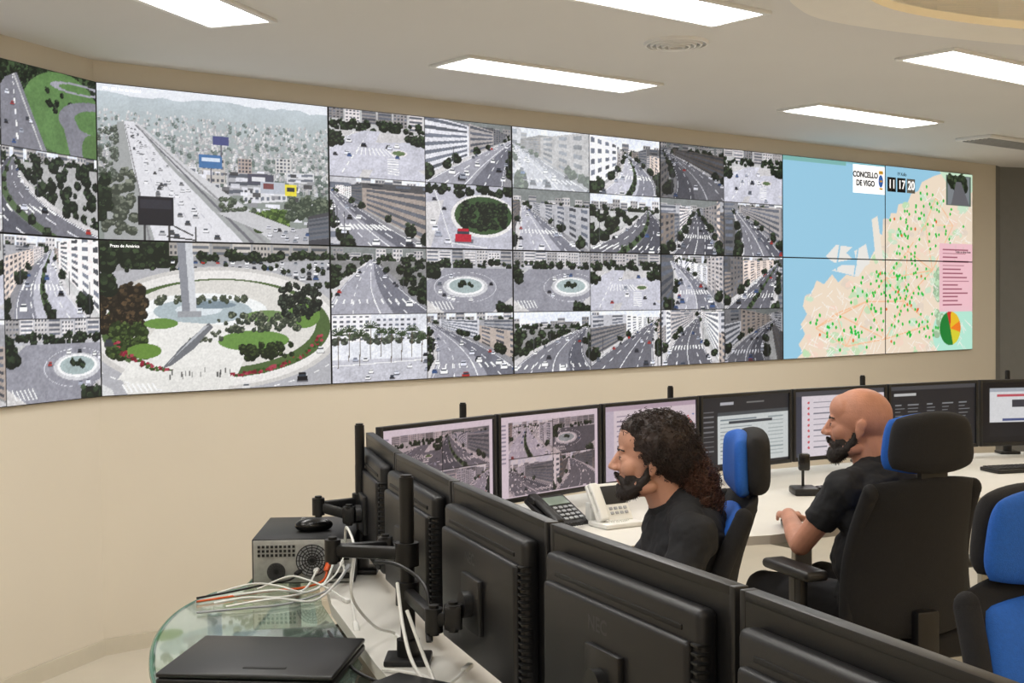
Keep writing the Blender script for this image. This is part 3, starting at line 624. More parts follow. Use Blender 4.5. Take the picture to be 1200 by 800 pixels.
# glass table
gt=[]
ctrl=[(-.33,2.25),(-.55,2.3),(-.72,2.55),(-.83,2.9),(-.86,3.2),(-.82,3.42),(-.745,3.52),(-.745,3.93),(-.62,3.93),(-.50,3.28),(-.33,2.72)]
for i in range(0,6):
    p0=Vector(ctrl[max(i-1,0)]);p1=Vector(ctrl[i]);p2=Vector(ctrl[i+1]);p3=Vector(ctrl[i+2])
    for k in range(6):
        t=k/6; q=.5*((2*p1)+(-p0+p2)*t+(2*p0-5*p1+4*p2-p3)*t*t+(-p0+3*p1-3*p2+p3)*t**3); gt.append((q.x,q.y))
gt+=ctrl[6:]
r=root('glass_table','rounded green-tinted glass side table with metal posts','table',(-.6,3.0,0))
def gp(nm,g,m): o=part(nm,g,m,r,smooth=(m is M_metal)); o.location=(.6,-3.0,0); return o
M_gedge=mat('glass_edge_green',(.30,.48,.40),.15,var=.05); M_under=mat('dark_cable_tray',(.22,.25,.24),.4,var=.2,scale=8)
g=Geo(); g.prism(gt,.738,.75); gp('glass_top',g,M_glass)
g=Geo(); g.tube([(x,y,.744) for x,y in gt[:38]],.007,8); gp('glass_rim',g,M_gedge)
cx,cy=-.5,3.0; low=[(cx+(x-cx)*.93,cy+(y-cy)*.93) for x,y in gt]
g=Geo(); g.prism(low,.60,.61); gp('glass_shelf',g,M_glass)
g=Geo(); g.tube([(x,y,.605) for x,y in low[:38]],.007,8); gp('glass_rim',g,M_gedge)
g=Geo(); g.box((-.52,3.05,.64),(.30,.62,.05),.01,Matrix.Rotation(.25,3,'Z')); gp('cable_tray',g,M_under)
for k in range(3): 
    g=Geo(); g.tube([(-.78+.05*k,2.75+.25*k,.665),(-.6,2.95+.1*k,.67),(-.5+.03*k,3.35,.67)],.012,8); gp('tray_pipe',g,M_under if k%2 else M_metal)
for x,y in((-.62,2.6),(-.76,3.2),(-.66,3.8)):
    g=Geo(); g.cyl((x,y,0),(x,y,.737),.018); g.cyl((x,y,0),(x,y,.012),.05); gp('post',g,M_metal)
# ------------------------------------------------------------------ monitors
ZM0=.81; ZM1=1.135
def monitor(P,Q,arr,lab,grp,logo=False,back=True,z0=ZM0):
    P=Vector(P);Q=Vector(Q); d=Q-P; w=d.length-.012; c=(P+Q)/2; h=ZM1-z0
    r=root('computer_monitor',lab,'monitor',(c.x,c.y,z0),ang(d),grp)
    g=Geo()
    for s in(-1,1): g.box((s*(w/2-.007),.012,h/2),(.014,.024,h),.002)
    g.box((0,.012,h-.007),(w-.026,.024,.014),.002); g.box((0,.012,.009),(w-.026,.024,.018),.002); g.box((0,.018,h/2),(w-.02,.01,h-.02))
    part('bezel',g,M_blk,r)
    screen('screen',arr,w-.026,h-.03,M_scrM,r,(0,.008,h/2+.002))
    if back:
        g=Geo(); cw=w*.86
        g.box((0,.038,h*.47),(cw,.034,h*.84),.012,seg=3)
        g.box((0,.058,h*.42),(cw*.93,.018,h*.68),.008,seg=3)
        part('back_casing',g,M_back,r)
        g=Geo()
        for k in range(18): g.box((-cw/2+.006,.050,h*.14+k*h*.036),(.018,.022,.0045),.0015)
        part('side_vent',g,M_vent,r)
        g=Geo(); g.box((0,.0555,h*.80),(cw*.82,.004,.008),.001); part('top_vent',g,M_vent,r)
        g=Geo(); g.box((0,.072,h*.42),(.11,.014,.11),.004); g.cyl((0,.078,h*.42),(0,.095,h*.42),.026); part('mount_plate',g,M_blk,r)
        if logo: text('NEC',.032,M_inkg,r,(.03,.0665,h*.66),'logo_lettering',rot=(pi/2,0,pi),ext=.0008,bold=.0008)
    return r
Pf=[(-.427,4.05),(-.054,4.495),(.3465,4.915),(.783,5.30),(1.2475,5.65),(1.755,5.93),(2.273,6.18),(2.84,6.28)]
kinds=[('cctv',0),('cctv',1),('pink',2),('darktable',3),('whitered',4),('dark',5),('windows',6)]
labs=['black monitor showing dim street camera grid on the desk','black monitor showing street camera views behind a white phone','black monitor showing a pale pink data window','black monitor with dark sidebar and white table','black monitor with white list and red icons','black monitor showing a dark text table','black monitor showing white windows on black']
for i in range(7): monitor(Pf[i],Pf[i+1],ui(*kinds[i]).a,labs[i],'operator monitors facing the seats')
Qn=[(.545,1.19),(.323,1.72),(.083,2.25),(-.115,2.795),(-.29,3.35),(-.43,3.91)]
nr=[]
for i in range(5): nr.append(monitor(Qn[i],Qn[i+1],ui(['dark','cctv','whitered','cctv','darktable'][i],20+i).a,'black monitor seen from its ribbed plastic back'+(' with maker lettering' if i in(1,2) else ''),'monitors seen from the back',logo=i in(1,2,3),z0=.785))
# ------------------------------------------------------------------ pole stands and arms
def stand(x,y,top,arms,lab='black steel monitor pole stand clamped to the desk',rp=.016):
    r=root('monitor_stand',lab,'monitor stand',(x,y,.75),0,'monitor pole stands')
    g=Geo(); g.cyl((0,0,.0),(0,0,top-.75),rp); g.cyl((0,0,top-.75),(0,0,top-.745),rp*.8); part('pole',g,M_blk,r)
    g=Geo(); g.box((0,0,.007),(.10,.09,.014),.004); g.cyl((0,0,.01),(0,0,.05),rp+.009); part('clamp',g,M_blk,r)
    for pts in arms:
        g=Geo(); 
        pts=[Vector((p[0]-x,p[1]-y,p[2]-.75)) for p in pts]
        p0=Vector((0,0,pts[0].z)); g.cyl(p0-Vector((0,0,.025)),p0+Vector((0,0,.025)),rp+.010)
        L=[p0]+pts
        for a,b in zip(L[:-1],L[1:]):
            if (b-a).length<.01: continue
            m=(a+b)/2; d=b-a; q=d.to_track_quat('X','Z').to_matrix(); g.box(m,(d.length,.024,.028),.007,q)
            g.cyl(b-Vector((0,0,.024)),b+Vector((0,0,.024)),.018); g.cyl(b-Vector((0,0,.03)),b+Vector((0,0,.03)),.010)
        e=L[-1]; g.box(e,(.036,.036,.05),.008)
        part('arm',g,M_blk,r)
def mback(i,off=.112,side=0):
    o=nr[i]; a=o.rotation_euler[2]; return (o.location.x-math.sin(a)*off+math.cos(a)*side,o.location.y+math.cos(a)*off+math.sin(a)*side)
b2=mback(2);b3=mback(3);b4=mback(4)
stand(-.232,2.74,1.152,[[(-.232,2.74,.985),(-.40,2.79,.985),(b3[0],b3[1],.945)],[(-.232,2.74,.90),(-.16,2.50,.90),(b2[0],b2[1],.91)]])
stand(-.445,3.68,1.178,[[(-.445,3.68,.955),(-.555,3.60,.955),(b4[0]-.0,b4[1],.93)]],rp=.014)
b1=mback(1);b0=mback(0)
stand(b1[0]-.06,b1[1]-.03,.90,[[(b1[0]-.06,b1[1]-.03,.87),(b1[0],b1[1],.88)]],rp=.014)
stand(b0[0]-.06,b0[1]-.03,.90,[[(b0[0]-.06,b0[1]-.03,.87),(b0[0],b0[1],.88)]],rp=.014)
for i in (0,2,4,6):
    if i<6:
        P=Vector(Pf[i+1]); d=(Vector(Pf[i+2])-Vector(Pf[i])).normalized()
    else: P=Vector(Pf[6])+Vector((.25,.05)); d=Vector((1,.17)).normalized()
    nb=Vector((-d.y,d.x)); s=P+nb*.17
    arms=[]
    for sg in(-1,1):
        e=P+nb*.118+d*sg*.24
        if i==6 and sg==-1: e=P+nb*.118+d*.03
        if i==6 and sg==1: continue
        arms.append([(s.x,s.y,.95),(e.x,e.y,.945)])
    stand(s.x,s.y,1.165,arms,rp=.013)
# ------------------------------------------------------------------ chair
def pad(w0,w1,z0,z1,xf,thick,curve,nx=14,nz=16,ph=6,pv=6):
    g=Geo(); vs=[];fs=[]
    for side in(1,-1):
        for j in range(nz+1):
            v=j/nz
            for i in range(nx+1):
                u=-1+2*i/nx
                uu=math.sin(u*pi/2); vv=.5-.5*math.cos(v*pi)
                t=thick/2*math.sqrt(max(0,1-abs(uu)**ph))*math.sqrt(max(0,1-abs(2*vv-1)**pv))
                wd=w0+(w1-w0)*vv; corner=1-.10*abs(2*vv-1)**4
                vs.append((xf(vv)+curve*uu*uu+side*t,wd*uu*corner,z0+(z1-z0)*vv+.02*uu*uu*math.cos(vv*pi)))
    n=(nx+1)*(nz+1)
    for j in range(nz):
        for i in range(nx):
            a=j*(nx+1)+i; fs.append((a,a+1,a+nx+2,a+nx+1)); fs.append((n+a,n+a+nx+1,n+a+nx+2,n+a+1))
    g.add(vs,fs); return g
def padmesh(g,name):
    me=D.meshes.new(name); me.from_pydata(g.v,[],g.f); bm=bmesh.new(); bm.from_mesh(me); bmesh.ops.remove_doubles(bm,verts=bm.verts,dist=.0008); bmesh.ops.recalc_face_normals(bm,faces=bm.faces); bm.to_mesh(me); bm.free(); return me
def make_chair():
    r=root('office_chair','','office chair',(0,0,0),0,'operator office chairs')
    ps=[]
    bx=lambda v:-.21-.07*v+.045*math.sin(v*pi)
    ps.append(mkobj('backrest_shell',padmesh(pad(.240,.200,.50,1.0,lambda v:bx(v)-.035,.05,.05),'shell'),M_fab,r,ang=80))
    ps.append(mkobj('backrest_cushion',padmesh(pad(.200,.172,.53,.965,lambda v:bx(v)+.014,.060,.015),'cush'),M_blue,r,ang=80))
    for s in(-1,1):
        g=Geo()
        pts=[(bx(v)+.022,s*(.217-.032*v),.52+.43*v) for v in [k/12 for k in range(13)]]; g.tube(pts,.025,12)
        g.ell(pts[0],(.025,.025,.03),n=8); g.ell(pts[-1],(.025,.025,.03),n=8)
        ps.append(part('side_bolster',g,M_fab,r))
    ps.append(mkobj('headrest_shell',padmesh(pad(.152,.134,.99,1.176,lambda v:-.318,.072,.02),'hs'),M_fab,r,ang=80))
    ps.append(mkobj('headrest_cushion',padmesh(pad(.152,.132,.985,1.170,lambda v:-.278,.050,.02),'hc'),M_blue,r,ang=80))
    g=Geo(); g.box((-.305,0,.99),(.025,.10,.10),.01); ps.append(part('headrest_bracket',g,M_blk,r))
    g=Geo(); g.box((-.27,0,.46),(.04,.08,.26),.01); g.box((-.15,0,.385),(.28,.08,.03),.008); ps.append(part('spine_bracket',g,M_blk,r))
    g=Geo(); g.box((.02,0,.455),(.50,.49,.085),.038,seg=4); ps.append(part('seat',g,M_fab,r))
    g=Geo(); g.box((.0,0,.375),(.26,.20,.05),.012); g.cyl((0,0,.12),(0,0,.36),.026); g.cyl((0,0,.08),(0,0,.24),.034); g.cyl((.05,.12,.37),(.05,.26,.37),.007); ps.append(part('gas_lift',g,M_blk,r))
    for s in(-1,1):
        g=Geo(); g.tube([(-.02,s*.20,.40),(-.02,s*.27,.41),(-.02,s*.285,.46),(-.02,s*.285,.66)],.017,10); g.box((.0,s*.285,.685),(.27,.085,.032),.014,seg=3); g.box((-.02,s*.285,.60),(.07,.03,.14),.008)
        ps.append(part('armrest',g,M_blk,r))
    g=Geo(); g.cyl((0,0,.07),(0,0,.13),.05,.04)
    cas=[]
    for k in range(5):
        a=2*pi*k/5+.3; e=(.31*math.cos(a),.31*math.sin(a)); g.tube([(0,0,.105),(e[0]*.5,e[1]*.5,.10),(e[0],e[1],.075)],.024,10,r2=.016)
        cas.append((a,e))
    b=part('base',g,M_blk,r); ps.append(b)
    for a,e in cas:
        g=Geo(); 
        for s in(-1,1):
            o=Vector((-math.sin(a),math.cos(a),0))*.016*s; n=Vector((-math.sin(a),math.cos(a),0))*.008
            c=Vector((e[0],e[1],.027))+o; g.cyl(c-n,c+n,.026)
        g.cyl((e[0],e[1],.03),(e[0],e[1],.075),.008)
        w=part('caster',g,M_blk2,b); ps.append(w)
    return r,ps
ch,cps=make_chair()
def place_chair(r,loc,rz,label): r.location=(loc[0],loc[1],0); r.rotation_euler=(0,0,rz); r['label']=label
def copy_chair(dz=0):
    n=ch.copy(); C.collection.objects.link(n); mp_={ch:n}
    for p in cps:
        q=p.copy(); C.collection.objects.link(q); q.parent=mp_[p.parent]; mp_[p]=q
        if 'headrest' in p.name: q.location.z+=dz
    return n
ch2=copy_chair(.018); ch3=copy_chair(-.008)
TH1=math.radians(182); TH2=math.radians(120)
L1=(.475,3.50); L2=(1.18,4.015)
place_chair(ch,(.355,3.535),math.radians(178),'blue and black office chair, seated man with ponytail in it')
place_chair(ch2,(1.15,4.065),math.radians(109),'black-backed office chair with blue headrest edge, bald man in it')
place_chair(ch3,(1.085,2.15),math.radians(-76),'empty blue and black office chair with tall headrest')
# ------------------------------------------------------------------ people
def head(g,M,ears=True):
    old=g.M; g.M=old@M
    g.ell((-.012,0,.030),(.098,.075,.086)); g.ell((.028,0,-.02),(.058,.060,.090)); g.ell((.034,0,-.070),(.050,.050,.038))
    g.ell((.068,0,-.094),(.020,.024,.018)); g.cap((.077,-.032,.021),(.077,.032,.021),.0095,.0095); g.ell((.042,0,.048),(.046,.062,.050))
    g.cap((.082,0,.014),(.101,0,-.022),.0085,.0115); g.ell((.1035,0,-.026),(.0125,.0115,.010))
    for s in(-1,1):
        g.ell((.094,s*.013,-.029),(.012,.009,.0085)); g.ell((.056,s*.041,-.024),(.025,.022,.027)); g.ell((.070,s*.031,-.001),(.0155,.018,.013))
        g.ell((-.006,s*.076,-.010),(.016,.006,.028),Matrix.Rotation(-.2,3,'Y')); g.ell((-.012,s*.080,.004),(.015,.005,.017)); g.ell((.0,s*.074,-.034),(.008,.006,.009))
        g.ell((.018,s*.055,-.073),(.035,.018,.022))
    g.ell((.074,0,-.060),(.014,.026,.022)); g.cap((.081,-.015,-.055),(.081,.015,-.055),.0075,.0075); g.cap((.079,-.013,-.067),(.079,.013,-.067),.009,.009)
    g.M=old
def hand(g,W,dirv,up,side):
    d=Vector(dirv).normalized(); u=Vector(up); u=(u-d*u.dot(d)).normalized(); l=u.cross(d)
    R=Matrix((d,l,u)).transposed().to_4x4(); old=g.M; g.M=old@Matrix.Translation(W)@R
    g.ell((.045,0,0),(.052,.040,.015)); g.cap((.0,0,0),(.03,0,0),.024,.026)
    for k,(y,L,sp) in enumerate(((.031,.068,.12),(.0105,.078,.03),(-.0105,.072,-.05),(-.031,.056,-.16))):
        y*=side; sp*=side
        p=Vector((.082-.004*abs(k-1),y,.003)); a=.15
        for q,(fr) in enumerate((.45,.32,.25)):
            n=p+Vector((math.cos(a)*math.cos(sp),math.sin(sp)*math.cos(a),-math.sin(a)))*L*fr; r1=.0092-.0010*q; g.cap(p,n,r1,r1-.0008,10); p=n; a+=.40
        g.cap((.03,y*.8,.001),(.082,y,.003),.012,.0098,10)
    p=Vector((.015,.025*side,-.004)); q=Vector((.05,.052*side,-.012)); t=Vector((.078,.058*side,-.020)); g.cap(p,q,.015,.011,10); g.cap(q,t,.010,.0085,10)
    g.M=old
def person(label,loc,rz,P):
    S=P['spine']; H=P['headM']; g=Geo()
    pel,wai,che,upp,nek=[Vector(x) for x in S]
    def torso(g,e):
        b=P.get('belly',0)
        g.ell(pel,(.135+e,.175+e,.115+e)); g.ell(wai+Vector((b*.5,0,0)),(.115+e+b,.150+e+b,.13+e)); g.ell(che,(.118+e,.160+e,.15+e)); g.ell(upp+Vector((-.01,0,-.02)),(.092+e,.145+e,.085+e))
        for s,sh in((1,P['lsh']),(-1,P['rsh'])):
            g.cap(nek+Vector((-.01,s*.03,-.01)),Vector(sh)+Vector((0,-s*.02,.006)),.044+e,.046+e); g.ell(sh,(.052+e,.050+e,.056+e))
    torso(g,0)
    nb=H@Vector((-.028,0,-.06)); g.cap(nek-Vector((0,0,.03)),nb,.064,.056)
    head(g,H)
    for s,a in((1,P['larm']),(-1,P['rarm'])):
        sh=Vector(P['lsh'] if s==1 else P['rsh']); el=Vector(a[0]); wr=Vector(a[1]); g.cap(sh,el,.045,.035); g.cap(el,el+(wr-el)*.35,.035,.037); g.cap(el+(wr-el)*.35,wr,.037,.025)
        hand(g,wr,a[2],a[3],-s)
    kn=P.get('knee',(.42,.13,.54))
    for s in(-1,1):
        h=pel+Vector((0,s*.09,-.03)); k=Vector((kn[0],s*kn[1],kn[2])); an=Vector((kn[0]-.02,s*kn[1]*.9,.11)); ft=an+Vector((.15,s*.02,-.06))
        g.cap(h,k,.082,.055); g.cap(k,an,.052,.036); g.cap(an+Vector((-.03,0,-.05)),ft,.034,.028)
    me=bake(g,.0038,4); ob=mkobj('person',me,P['skin'],ang=180); tag(ob,label,'person'); ob.location=(loc[0],loc[1],0); ob.rotation_euler=(0,0,rz)
    g=Geo(); torso(g,.012); 
    for s,a in((1,P['larm']),(-1,P['rarm'])):
        sh=Vector(P['lsh'] if s==1 else P['rsh']); el=Vector(a[0]); t=sh+(el-sh)*.60; g.cap(sh,sh+(el-sh)*.35,.057,.053); g.rings([sh+(el-sh)*.2,t,t],[.054,.052,.043],el-sh,20)
        for q in(.3,.42): g.ell(sh+(el-sh)*q,(.054,.056,.012),n=10)
    for q in(.76,.80,.88): g.ell((wai.x-.01,0,q),(.128,.168,.014),Matrix.Rotation(.15*(1 if q>.79 else -1),3,'X'))
    o=mkobj('polo_shirt',bake(g,.006,4,.020,.055),M_shirt,ob,ang=180)
    g=Geo(); ax=(nb-nek).normalized(); cs=nek+ax*.0
    g.rings([cs-ax*.04,cs+ax*.026,cs+ax*.021,cs-ax*.04],[.094,.070,.060,.07],ax,28); part('collar',g,M_shirt,ob)
    g=Geo(); g.ell(pel+Vector((0,0,-.01)),(.15,.19,.105))
    for s in(-1,1):
        h=pel+Vector((0,s*.09,-.03)); k=Vector((kn[0],s*kn[1],kn[2])); an=Vector((kn[0]-.02,s*kn[1]*.9,.11)); g.cap(h,k,.097,.070); g.rings([k,an-Vector((0,0,.02))],[.068,.06],an-k,20); g.ell(k,(.07,.07,.07))
    mkobj('trousers',bake(g,.008,2,.01,.08),M_trou,ob,ang=180)
    for s in(-1,1):
        g=Geo(); an=Vector((kn[0]-.02,s*kn[1]*.9,.11)); g.cap(an+Vector((-.03,0,-.058)),an+Vector((.17,s*.02,-.07)),.047,.038); g.box(an+Vector((.07,s*.01,-.1)),(.29,.09,.02),.008); g.cap(an+Vector((-.01,0,-.05)),an+Vector((-.01,0,.0)),.05,.05); part('shoe',g,M_blk2,ob)
    for s in(-1,1):
        g=Geo(); g.M=H; g.ell((.0755,s*.031,-.001),(.0105,.0105,.0036)); part('eye',g,M_eye,ob)
        g=Geo(); g.M=H; g.ell((.0845,s*.031,-.001),(.0024,.0045,.0036)); part('iris',g,M_iris,ob)
        g=Geo(); g.M=H; g.tube([(.0860,s*.021,.0035),(.0858,s*.031,.0048),(.0790,s*.0415,.0025)],.0014,6); part('eyelash',g,M_beard,ob)
        g=Geo(); g.M=H; g.tube([(.0865,s*.014,.0205),(.0855,s*.030,.0245),(.0735,s*.046,.0215)],.0034,8,r2=.0022); part('eyebrow',g,M_beard,ob)
    g=Geo(); g.M=H; g.cap((.087,-.013,-.0575),(.087,.013,-.0575),.0035,.0035); g.cap((.0865,-.011,-.066),(.0865,.011,-.066),.0042,.0042); part('lips',g,M_lip,ob)
    return ob
def strands(g,src,n,L,rt,seed,curl=.008,turns=2.0,down=.5,region=None,seg=4,steps=9,back=0,out=.45):
    r=np.random.RandomState(seed); cnt=0; tries=0
    while cnt<n and tries<n*40:
        tries+=1
        c,rad=src[r.randint(len(src))]; v=Vector(r.normal(size=3)).normalized(); p=Vector(c)+Vector((v.x*rad[0],v.y*rad[1],v.z*rad[2]))
        if region and not region(p): continue
        nrm=Vector((v.x/rad[0],v.y/rad[1],v.z/rad[2])).normalized()
        inside=False
        for c2,r2 in src:
            q=p-Vector(c2)
            if (q.x/r2[0])**2+(q.y/r2[1])**2+(q.z/r2[2])**2<.85: inside=True;break
        if inside: continue
        cnt+=1
        d=(nrm*out+Vector(r.normal(size=3))*.35+Vector((-back,0,-down))).normalized(); a=d.orthogonal().normalized(); b=d.cross(a); ph=r.uniform(0,6.28); LL=L*r.uniform(.6,1.3)
        pts=[p-nrm*.004+d*LL*t+(a*math.cos(ph+turns*6.28*t)+b*math.sin(ph+turns*6.28*t))*curl*min(1,t*3) for t in [k/(steps-1) for k in range(steps)]]
        g.tube(pts,rt,seg,r2=rt*.5)
H1=Matrix.Translation((.098,0,1.098))@Matrix.Rotation(math.radians(-4),4,'Z')@Matrix.Rotation(math.radians(-1),4,'Y')
P1=dict(spine=[(0,0,.56),(.0,0,.70),(-.005,0,.85),(.005,0,.925),(.03,0,.975)],lsh=(.01,.180,.905),rsh=(.01,-.180,.905),larm=((.10,.25,.69),(.33,.16,.775),(1,-.3,-.1),(0,0,1)),rarm=((.12,-.24,.69),(.34,-.12,.775),(1,.2,-.1),(0,0,1)),headM=H1,skin=M_skin)
p1=person('bearded man with curly dark ponytail and black polo, seated',L1,TH1,P1)
hs=[((-.024,0,.042),(.106,.085,.088)),((-.062,0,.005),(.070,.080,.083)),((-.018,0,.060),(.095,.074,.070)),((-.10,.005,-.01),(.045,.055,.06)),((-.020,.048,.012),(.050,.042,.046)),((-.020,-.048,.012),(.050,.042,.046)),((.030,0,.070),(.050,.060,.045))]
g=Geo(); g.M=H1
for c_,r_ in hs: g.ell(c_,r_)
def facearea(q): return (q.x>.080 and q.z<.090) or (q.x>.070 and q.z<.068) or (q.x>.050 and q.z<.045) or (q.x>.030 and q.z<.022) or (q.x>.012 and q.z<-.008) or (q.x>-.03 and q.z<-.045)
reg=lambda p: not facearea(p)
hb=bake(g,.005,3,.008,.014)
bm=bmesh.new(); bm.from_mesh(hb); inv=H1.inverted()
bmesh.ops.delete(bm,geom=[v for v in bm.verts if facearea(inv@v.co)],context='VERTS'); bm.to_mesh(hb); bm.free()
hair=mkobj('hair',hb,M_hair,p1,ang=180)
g=Geo(); g.M=H1; strands(g,hs,4200,.016,.0014,4,region=reg,curl=.0045,turns=1.8,down=.05,back=.7,out=.35,steps=12)
part('hair_curls',g,M_hair,p1)
pt=[((-.115,.01,-.02),(.042,.045,.05)),((-.135,.015,-.065),(.046,.050,.055)),((-.145,.02,-.115),(.048,.054,.055)),((-.145,.025,-.155),(.042,.048,.04))]
g=Geo(); g.M=H1
for c_,r_ in pt: g.ell(c_,r_)
mkobj('ponytail',bake(g,.005,2,.012,.016),M_hair,p1,ang=180)
g=Geo(); g.M=H1; strands(g,pt,2600,.026,.0014,9,down=.8,curl=.006,turns=2.2,steps=13); part('ponytail_curls',g,M_hair2,p1)
g=Geo(); g.M=H1; g.cyl((-.098,.008,-.008),(-.110,.011,-.020),.034); part('hair_tie',g,M_blk2,p1)
def beard(ob,H,full,m,n,seed):
    g=Geo(); g.M=H; src=[]
    for s in(-1,1):
        P=[(.008,s*.066,-.026,.008),(.014,s*.064,-.048,.012),(.030,s*.056,-.072,.018),(.052,s*.038,-.088,.023),(.070,s*.012,-.094-full*.4,.022+full*.4)]
        for a,b in zip(P[:-1],P[1:]): g.cap(a[:3],b[:3],a[3],b[3],12)
        for a in P: src.append((a[:3],(a[3]+.001,)*3))
        g.cap((.0945,s*.004,-.045),(.080,s*.028,-.058),.0055,.0065,10); g.cap((.080,s*.028,-.058),(.062,s*.038,-.085),.009,.014,10); g.ell((.050,s*.043,-.057),(.022,.016,.024)); src.append(((.050,s*.043,-.057),(.022,.016,.024)))
        src.append(((.086,s*.018,-.050),(.009,.013,.007)))
    g.cap((.083,-.010,-.082),(.083,.010,-.082),.010,.010); g.M=H
    mkobj('beard',bake(g,.003,4,.004,.008),m,ob,ang=180)
    g=Geo(); g.M=H; strands(g,src,n,.007+full*.15,.0007,seed,down=.6,curl=.0008,turns=.5,steps=4,seg=3,out=.35); part('beard_hairs',g,m,ob)
beard(p1,H1,.005,M_beard,2800,3)
def w2l(x,y,z): 
    v=Matrix.Rotation(-TH2,3,'Z')@Vector((x-L2[0],y-L2[1],0)); return (v.x,v.y,z)
H2=Matrix.Translation((.090,.031,1.128))@Matrix.Rotation(math.radians(46),4,'Z')@Matrix.Rotation(math.radians(0),4,'Y')
eL=w2l(.915,4.04,.748); wL=w2l(.930,4.285,.800)
dh=Matrix.Rotation(-TH2,3,'Z')@Vector((.22,.97,0))
P2=dict(spine=[(0,0,.57),(.01,0,.71),(.01,0,.87),(.015,0,.945),(.035,0.005,.99)],lsh=(.02,.158,.935),rsh=(.02,-.180,.935),larm=(eL,wL,(dh.x,dh.y,-.10),(0,0,1)),rarm=((.14,-.24,.74),(.36,-.16,.79),(1,.2,-.15),(0,0,1)),headM=H2,skin=M_skin2,belly=.012)
p2=person('bald bearded man in black polo, seated with hand on mouse',L2,TH2,P2)
beard(p2,H2,.014,M_beard,2800,5)
# ------------------------------------------------------------------ small things on the desks
def mouse(x,y,z,rz,lab):
    r=root('computer_mouse',lab,'mouse',(x,y,z),rz)
    g=Geo(); g.ell((0,0,.014),(.055,.031,.022)); me=g.mesh('m'); bm=bmesh.new(); bm.from_mesh(me)
    for v in bm.verts: v.co.z=max(v.co.z,0)
    bm.to_mesh(me); bm.free(); mkobj('shell',me,M_blk2,r); g=Geo(); g.cyl((.03,-.004,.032),(.03,.004,.032),.006); part('scroll_wheel',g,M_greyp,r)
mouse(.955,4.385,.75,math.radians(77),'black computer mouse under the seated man\'s hand')
def keyboard(x,y,rz):
    r=root('keyboard','black low-profile computer keyboard on the desk','keyboard',(x,y,.75),rz,'desk keyboards')
    g=Geo(); g.box((0,0,.01),(.44,.14,.018),.005); part('body',g,M_blk,r); g=Geo()
    for j in range(5):
        for i in range(18): g.box((-.205+.0235*i,-.05+.024*j,.021),(.019,.019,.006),.002)
    k=part('keys',g,M_blk2,r); k['kind']='stuff'
keyboard(1.42,5.22,math.radians(33)); keyboard(2.35,5.75,math.radians(15)); keyboard(-.06,3.25,math.radians(110))
def phone(x,y,rz,light,lab,sc=1):
    r=root('desk_phone',lab,'telephone',(x,y,.75),rz); r.scale=(sc,sc,sc); m=M_white if light else M_blk; R=Matrix.Rotation(math.radians(28 if not light else 56),3,'X')
    hgt=.045 if not light else .10
    g=Geo(); g.box((0,0,hgt),(.20,.20,.022),.008,R,3); g.box((0,.06,hgt*.5),(.16,.05,hgt),.006)
    if light: g.box((.0,-.06,.012),(.22,.16,.024),.008)
    part('base',g,m,r)
    n=R@Vector((0,0,1)); u=R@Vector((0,1,0)); c=Vector((0,0,hgt))
    g=Geo(); a=c+n*.026+Vector((-.072,0,0)); g.box(a,(.042,.19,.02),.009,R,3); 
    for s in(-1,1): g.box(a-n*.006+u*s*.072,(.048,.05,.03),.010,R,3)
    part('handset',g,m,r)
    g=Geo()
    if light: g.box(c+n*.012+u*.035+Vector((.03,0,0)),(.115,.095,.004),.001,R)
    else: g.box(c+n*.012+u*.055+Vector((.03,0,0)),(.11,.05,.004),.001,R)
    part('display',g,M_lcd if not light else M_vent,r)
    g=Geo()
    for i in range(4):
        for j in range(4 if not light else 2): g.box(c+n*.013+u*((.01 if not light else -.035)-.024*j)+Vector((-.01+.027*i,0,0)),(.018,.014,.006),.002,R)
    part('keypad',g,M_greyp,r)
    g=Geo(); b=c+n*.02+Vector((-.072,0,0))-u*.1
    pts=[b+Vector((.03*t*4,-.01-.02*math.sin(t*3)+.006*math.cos(t*60),.006*math.sin(t*60))) for t in [k/80 for k in range(81)]]
    g.tube(pts,.0025,6); part('cord',g,m,r)
phone(.155,4.47,math.radians(40),False,'black desk telephone with handset and keypad beside a monitor',.9)
phone(.335,4.45,math.radians(30),True,'white tilted desk telephone with dark display',.74)
r=root('desk_microphone','small black gooseneck microphone with square base','microphone',(1.17,5.10,.75))
g=Geo(); g.box((0,0,.015),(.10,.12,.03),.008); part('base',g,M_blk,r); g=Geo(); g.tube([(0,.02,.03),(0,.02,.09),(0,.0,.13)],.006,8); g.box((0,-.0,.13),(.045,.03,.07),.008); part('neck',g,M_blk2,r)
# PC
r=root('desktop_computer','black desktop computer with grey metal rear panel and fans, lying flat','computer',(-.598,3.715,.75),math.radians(3))
g=Geo(); g.box((0,0,.064),(.285,.37,.126),.004); part('case',g,M_blk,r)
g=Geo(); g.box((0,-.187,.064),(.276,.006,.118),.001); part('rear_panel',g,M_pan,r)
def fan(cx,cz,R):
    g=Geo(); g.cyl((cx,-.190,cz),(cx,-.1915,cz),R,seg=28); part('fan_opening',g,M_greyp,r); g=Geo()
    for k in range(5): rr=R*(1-.18*k); g.tube([(cx+rr*math.cos(t),-.193,cz+rr*math.sin(t)) for t in [2*pi*i/28 for i in range(29)]],.0014,5)
    for k in range(8): a=pi*k/8; g.box((cx,-.1935,cz),(2*R,.002,.0018),0,Matrix.Rotation(a,3,'Y'))
    part('fan_grille',g,M_vent,r)
fan(.025,.066,.044); fan(-.075,.036,.024)
for k in range(4):
    g=Geo(); g.box((.105,-.192,.022+.026*k),(.046,.004,.016),.001); part('port',g,M_greyp if k%2 else M_vent,r)
g=Geo()
for k in range(9):
    for j in range(3): g.box((-.122+.012*k,-.1915,.082+.012*j),(.007,.003,.007))
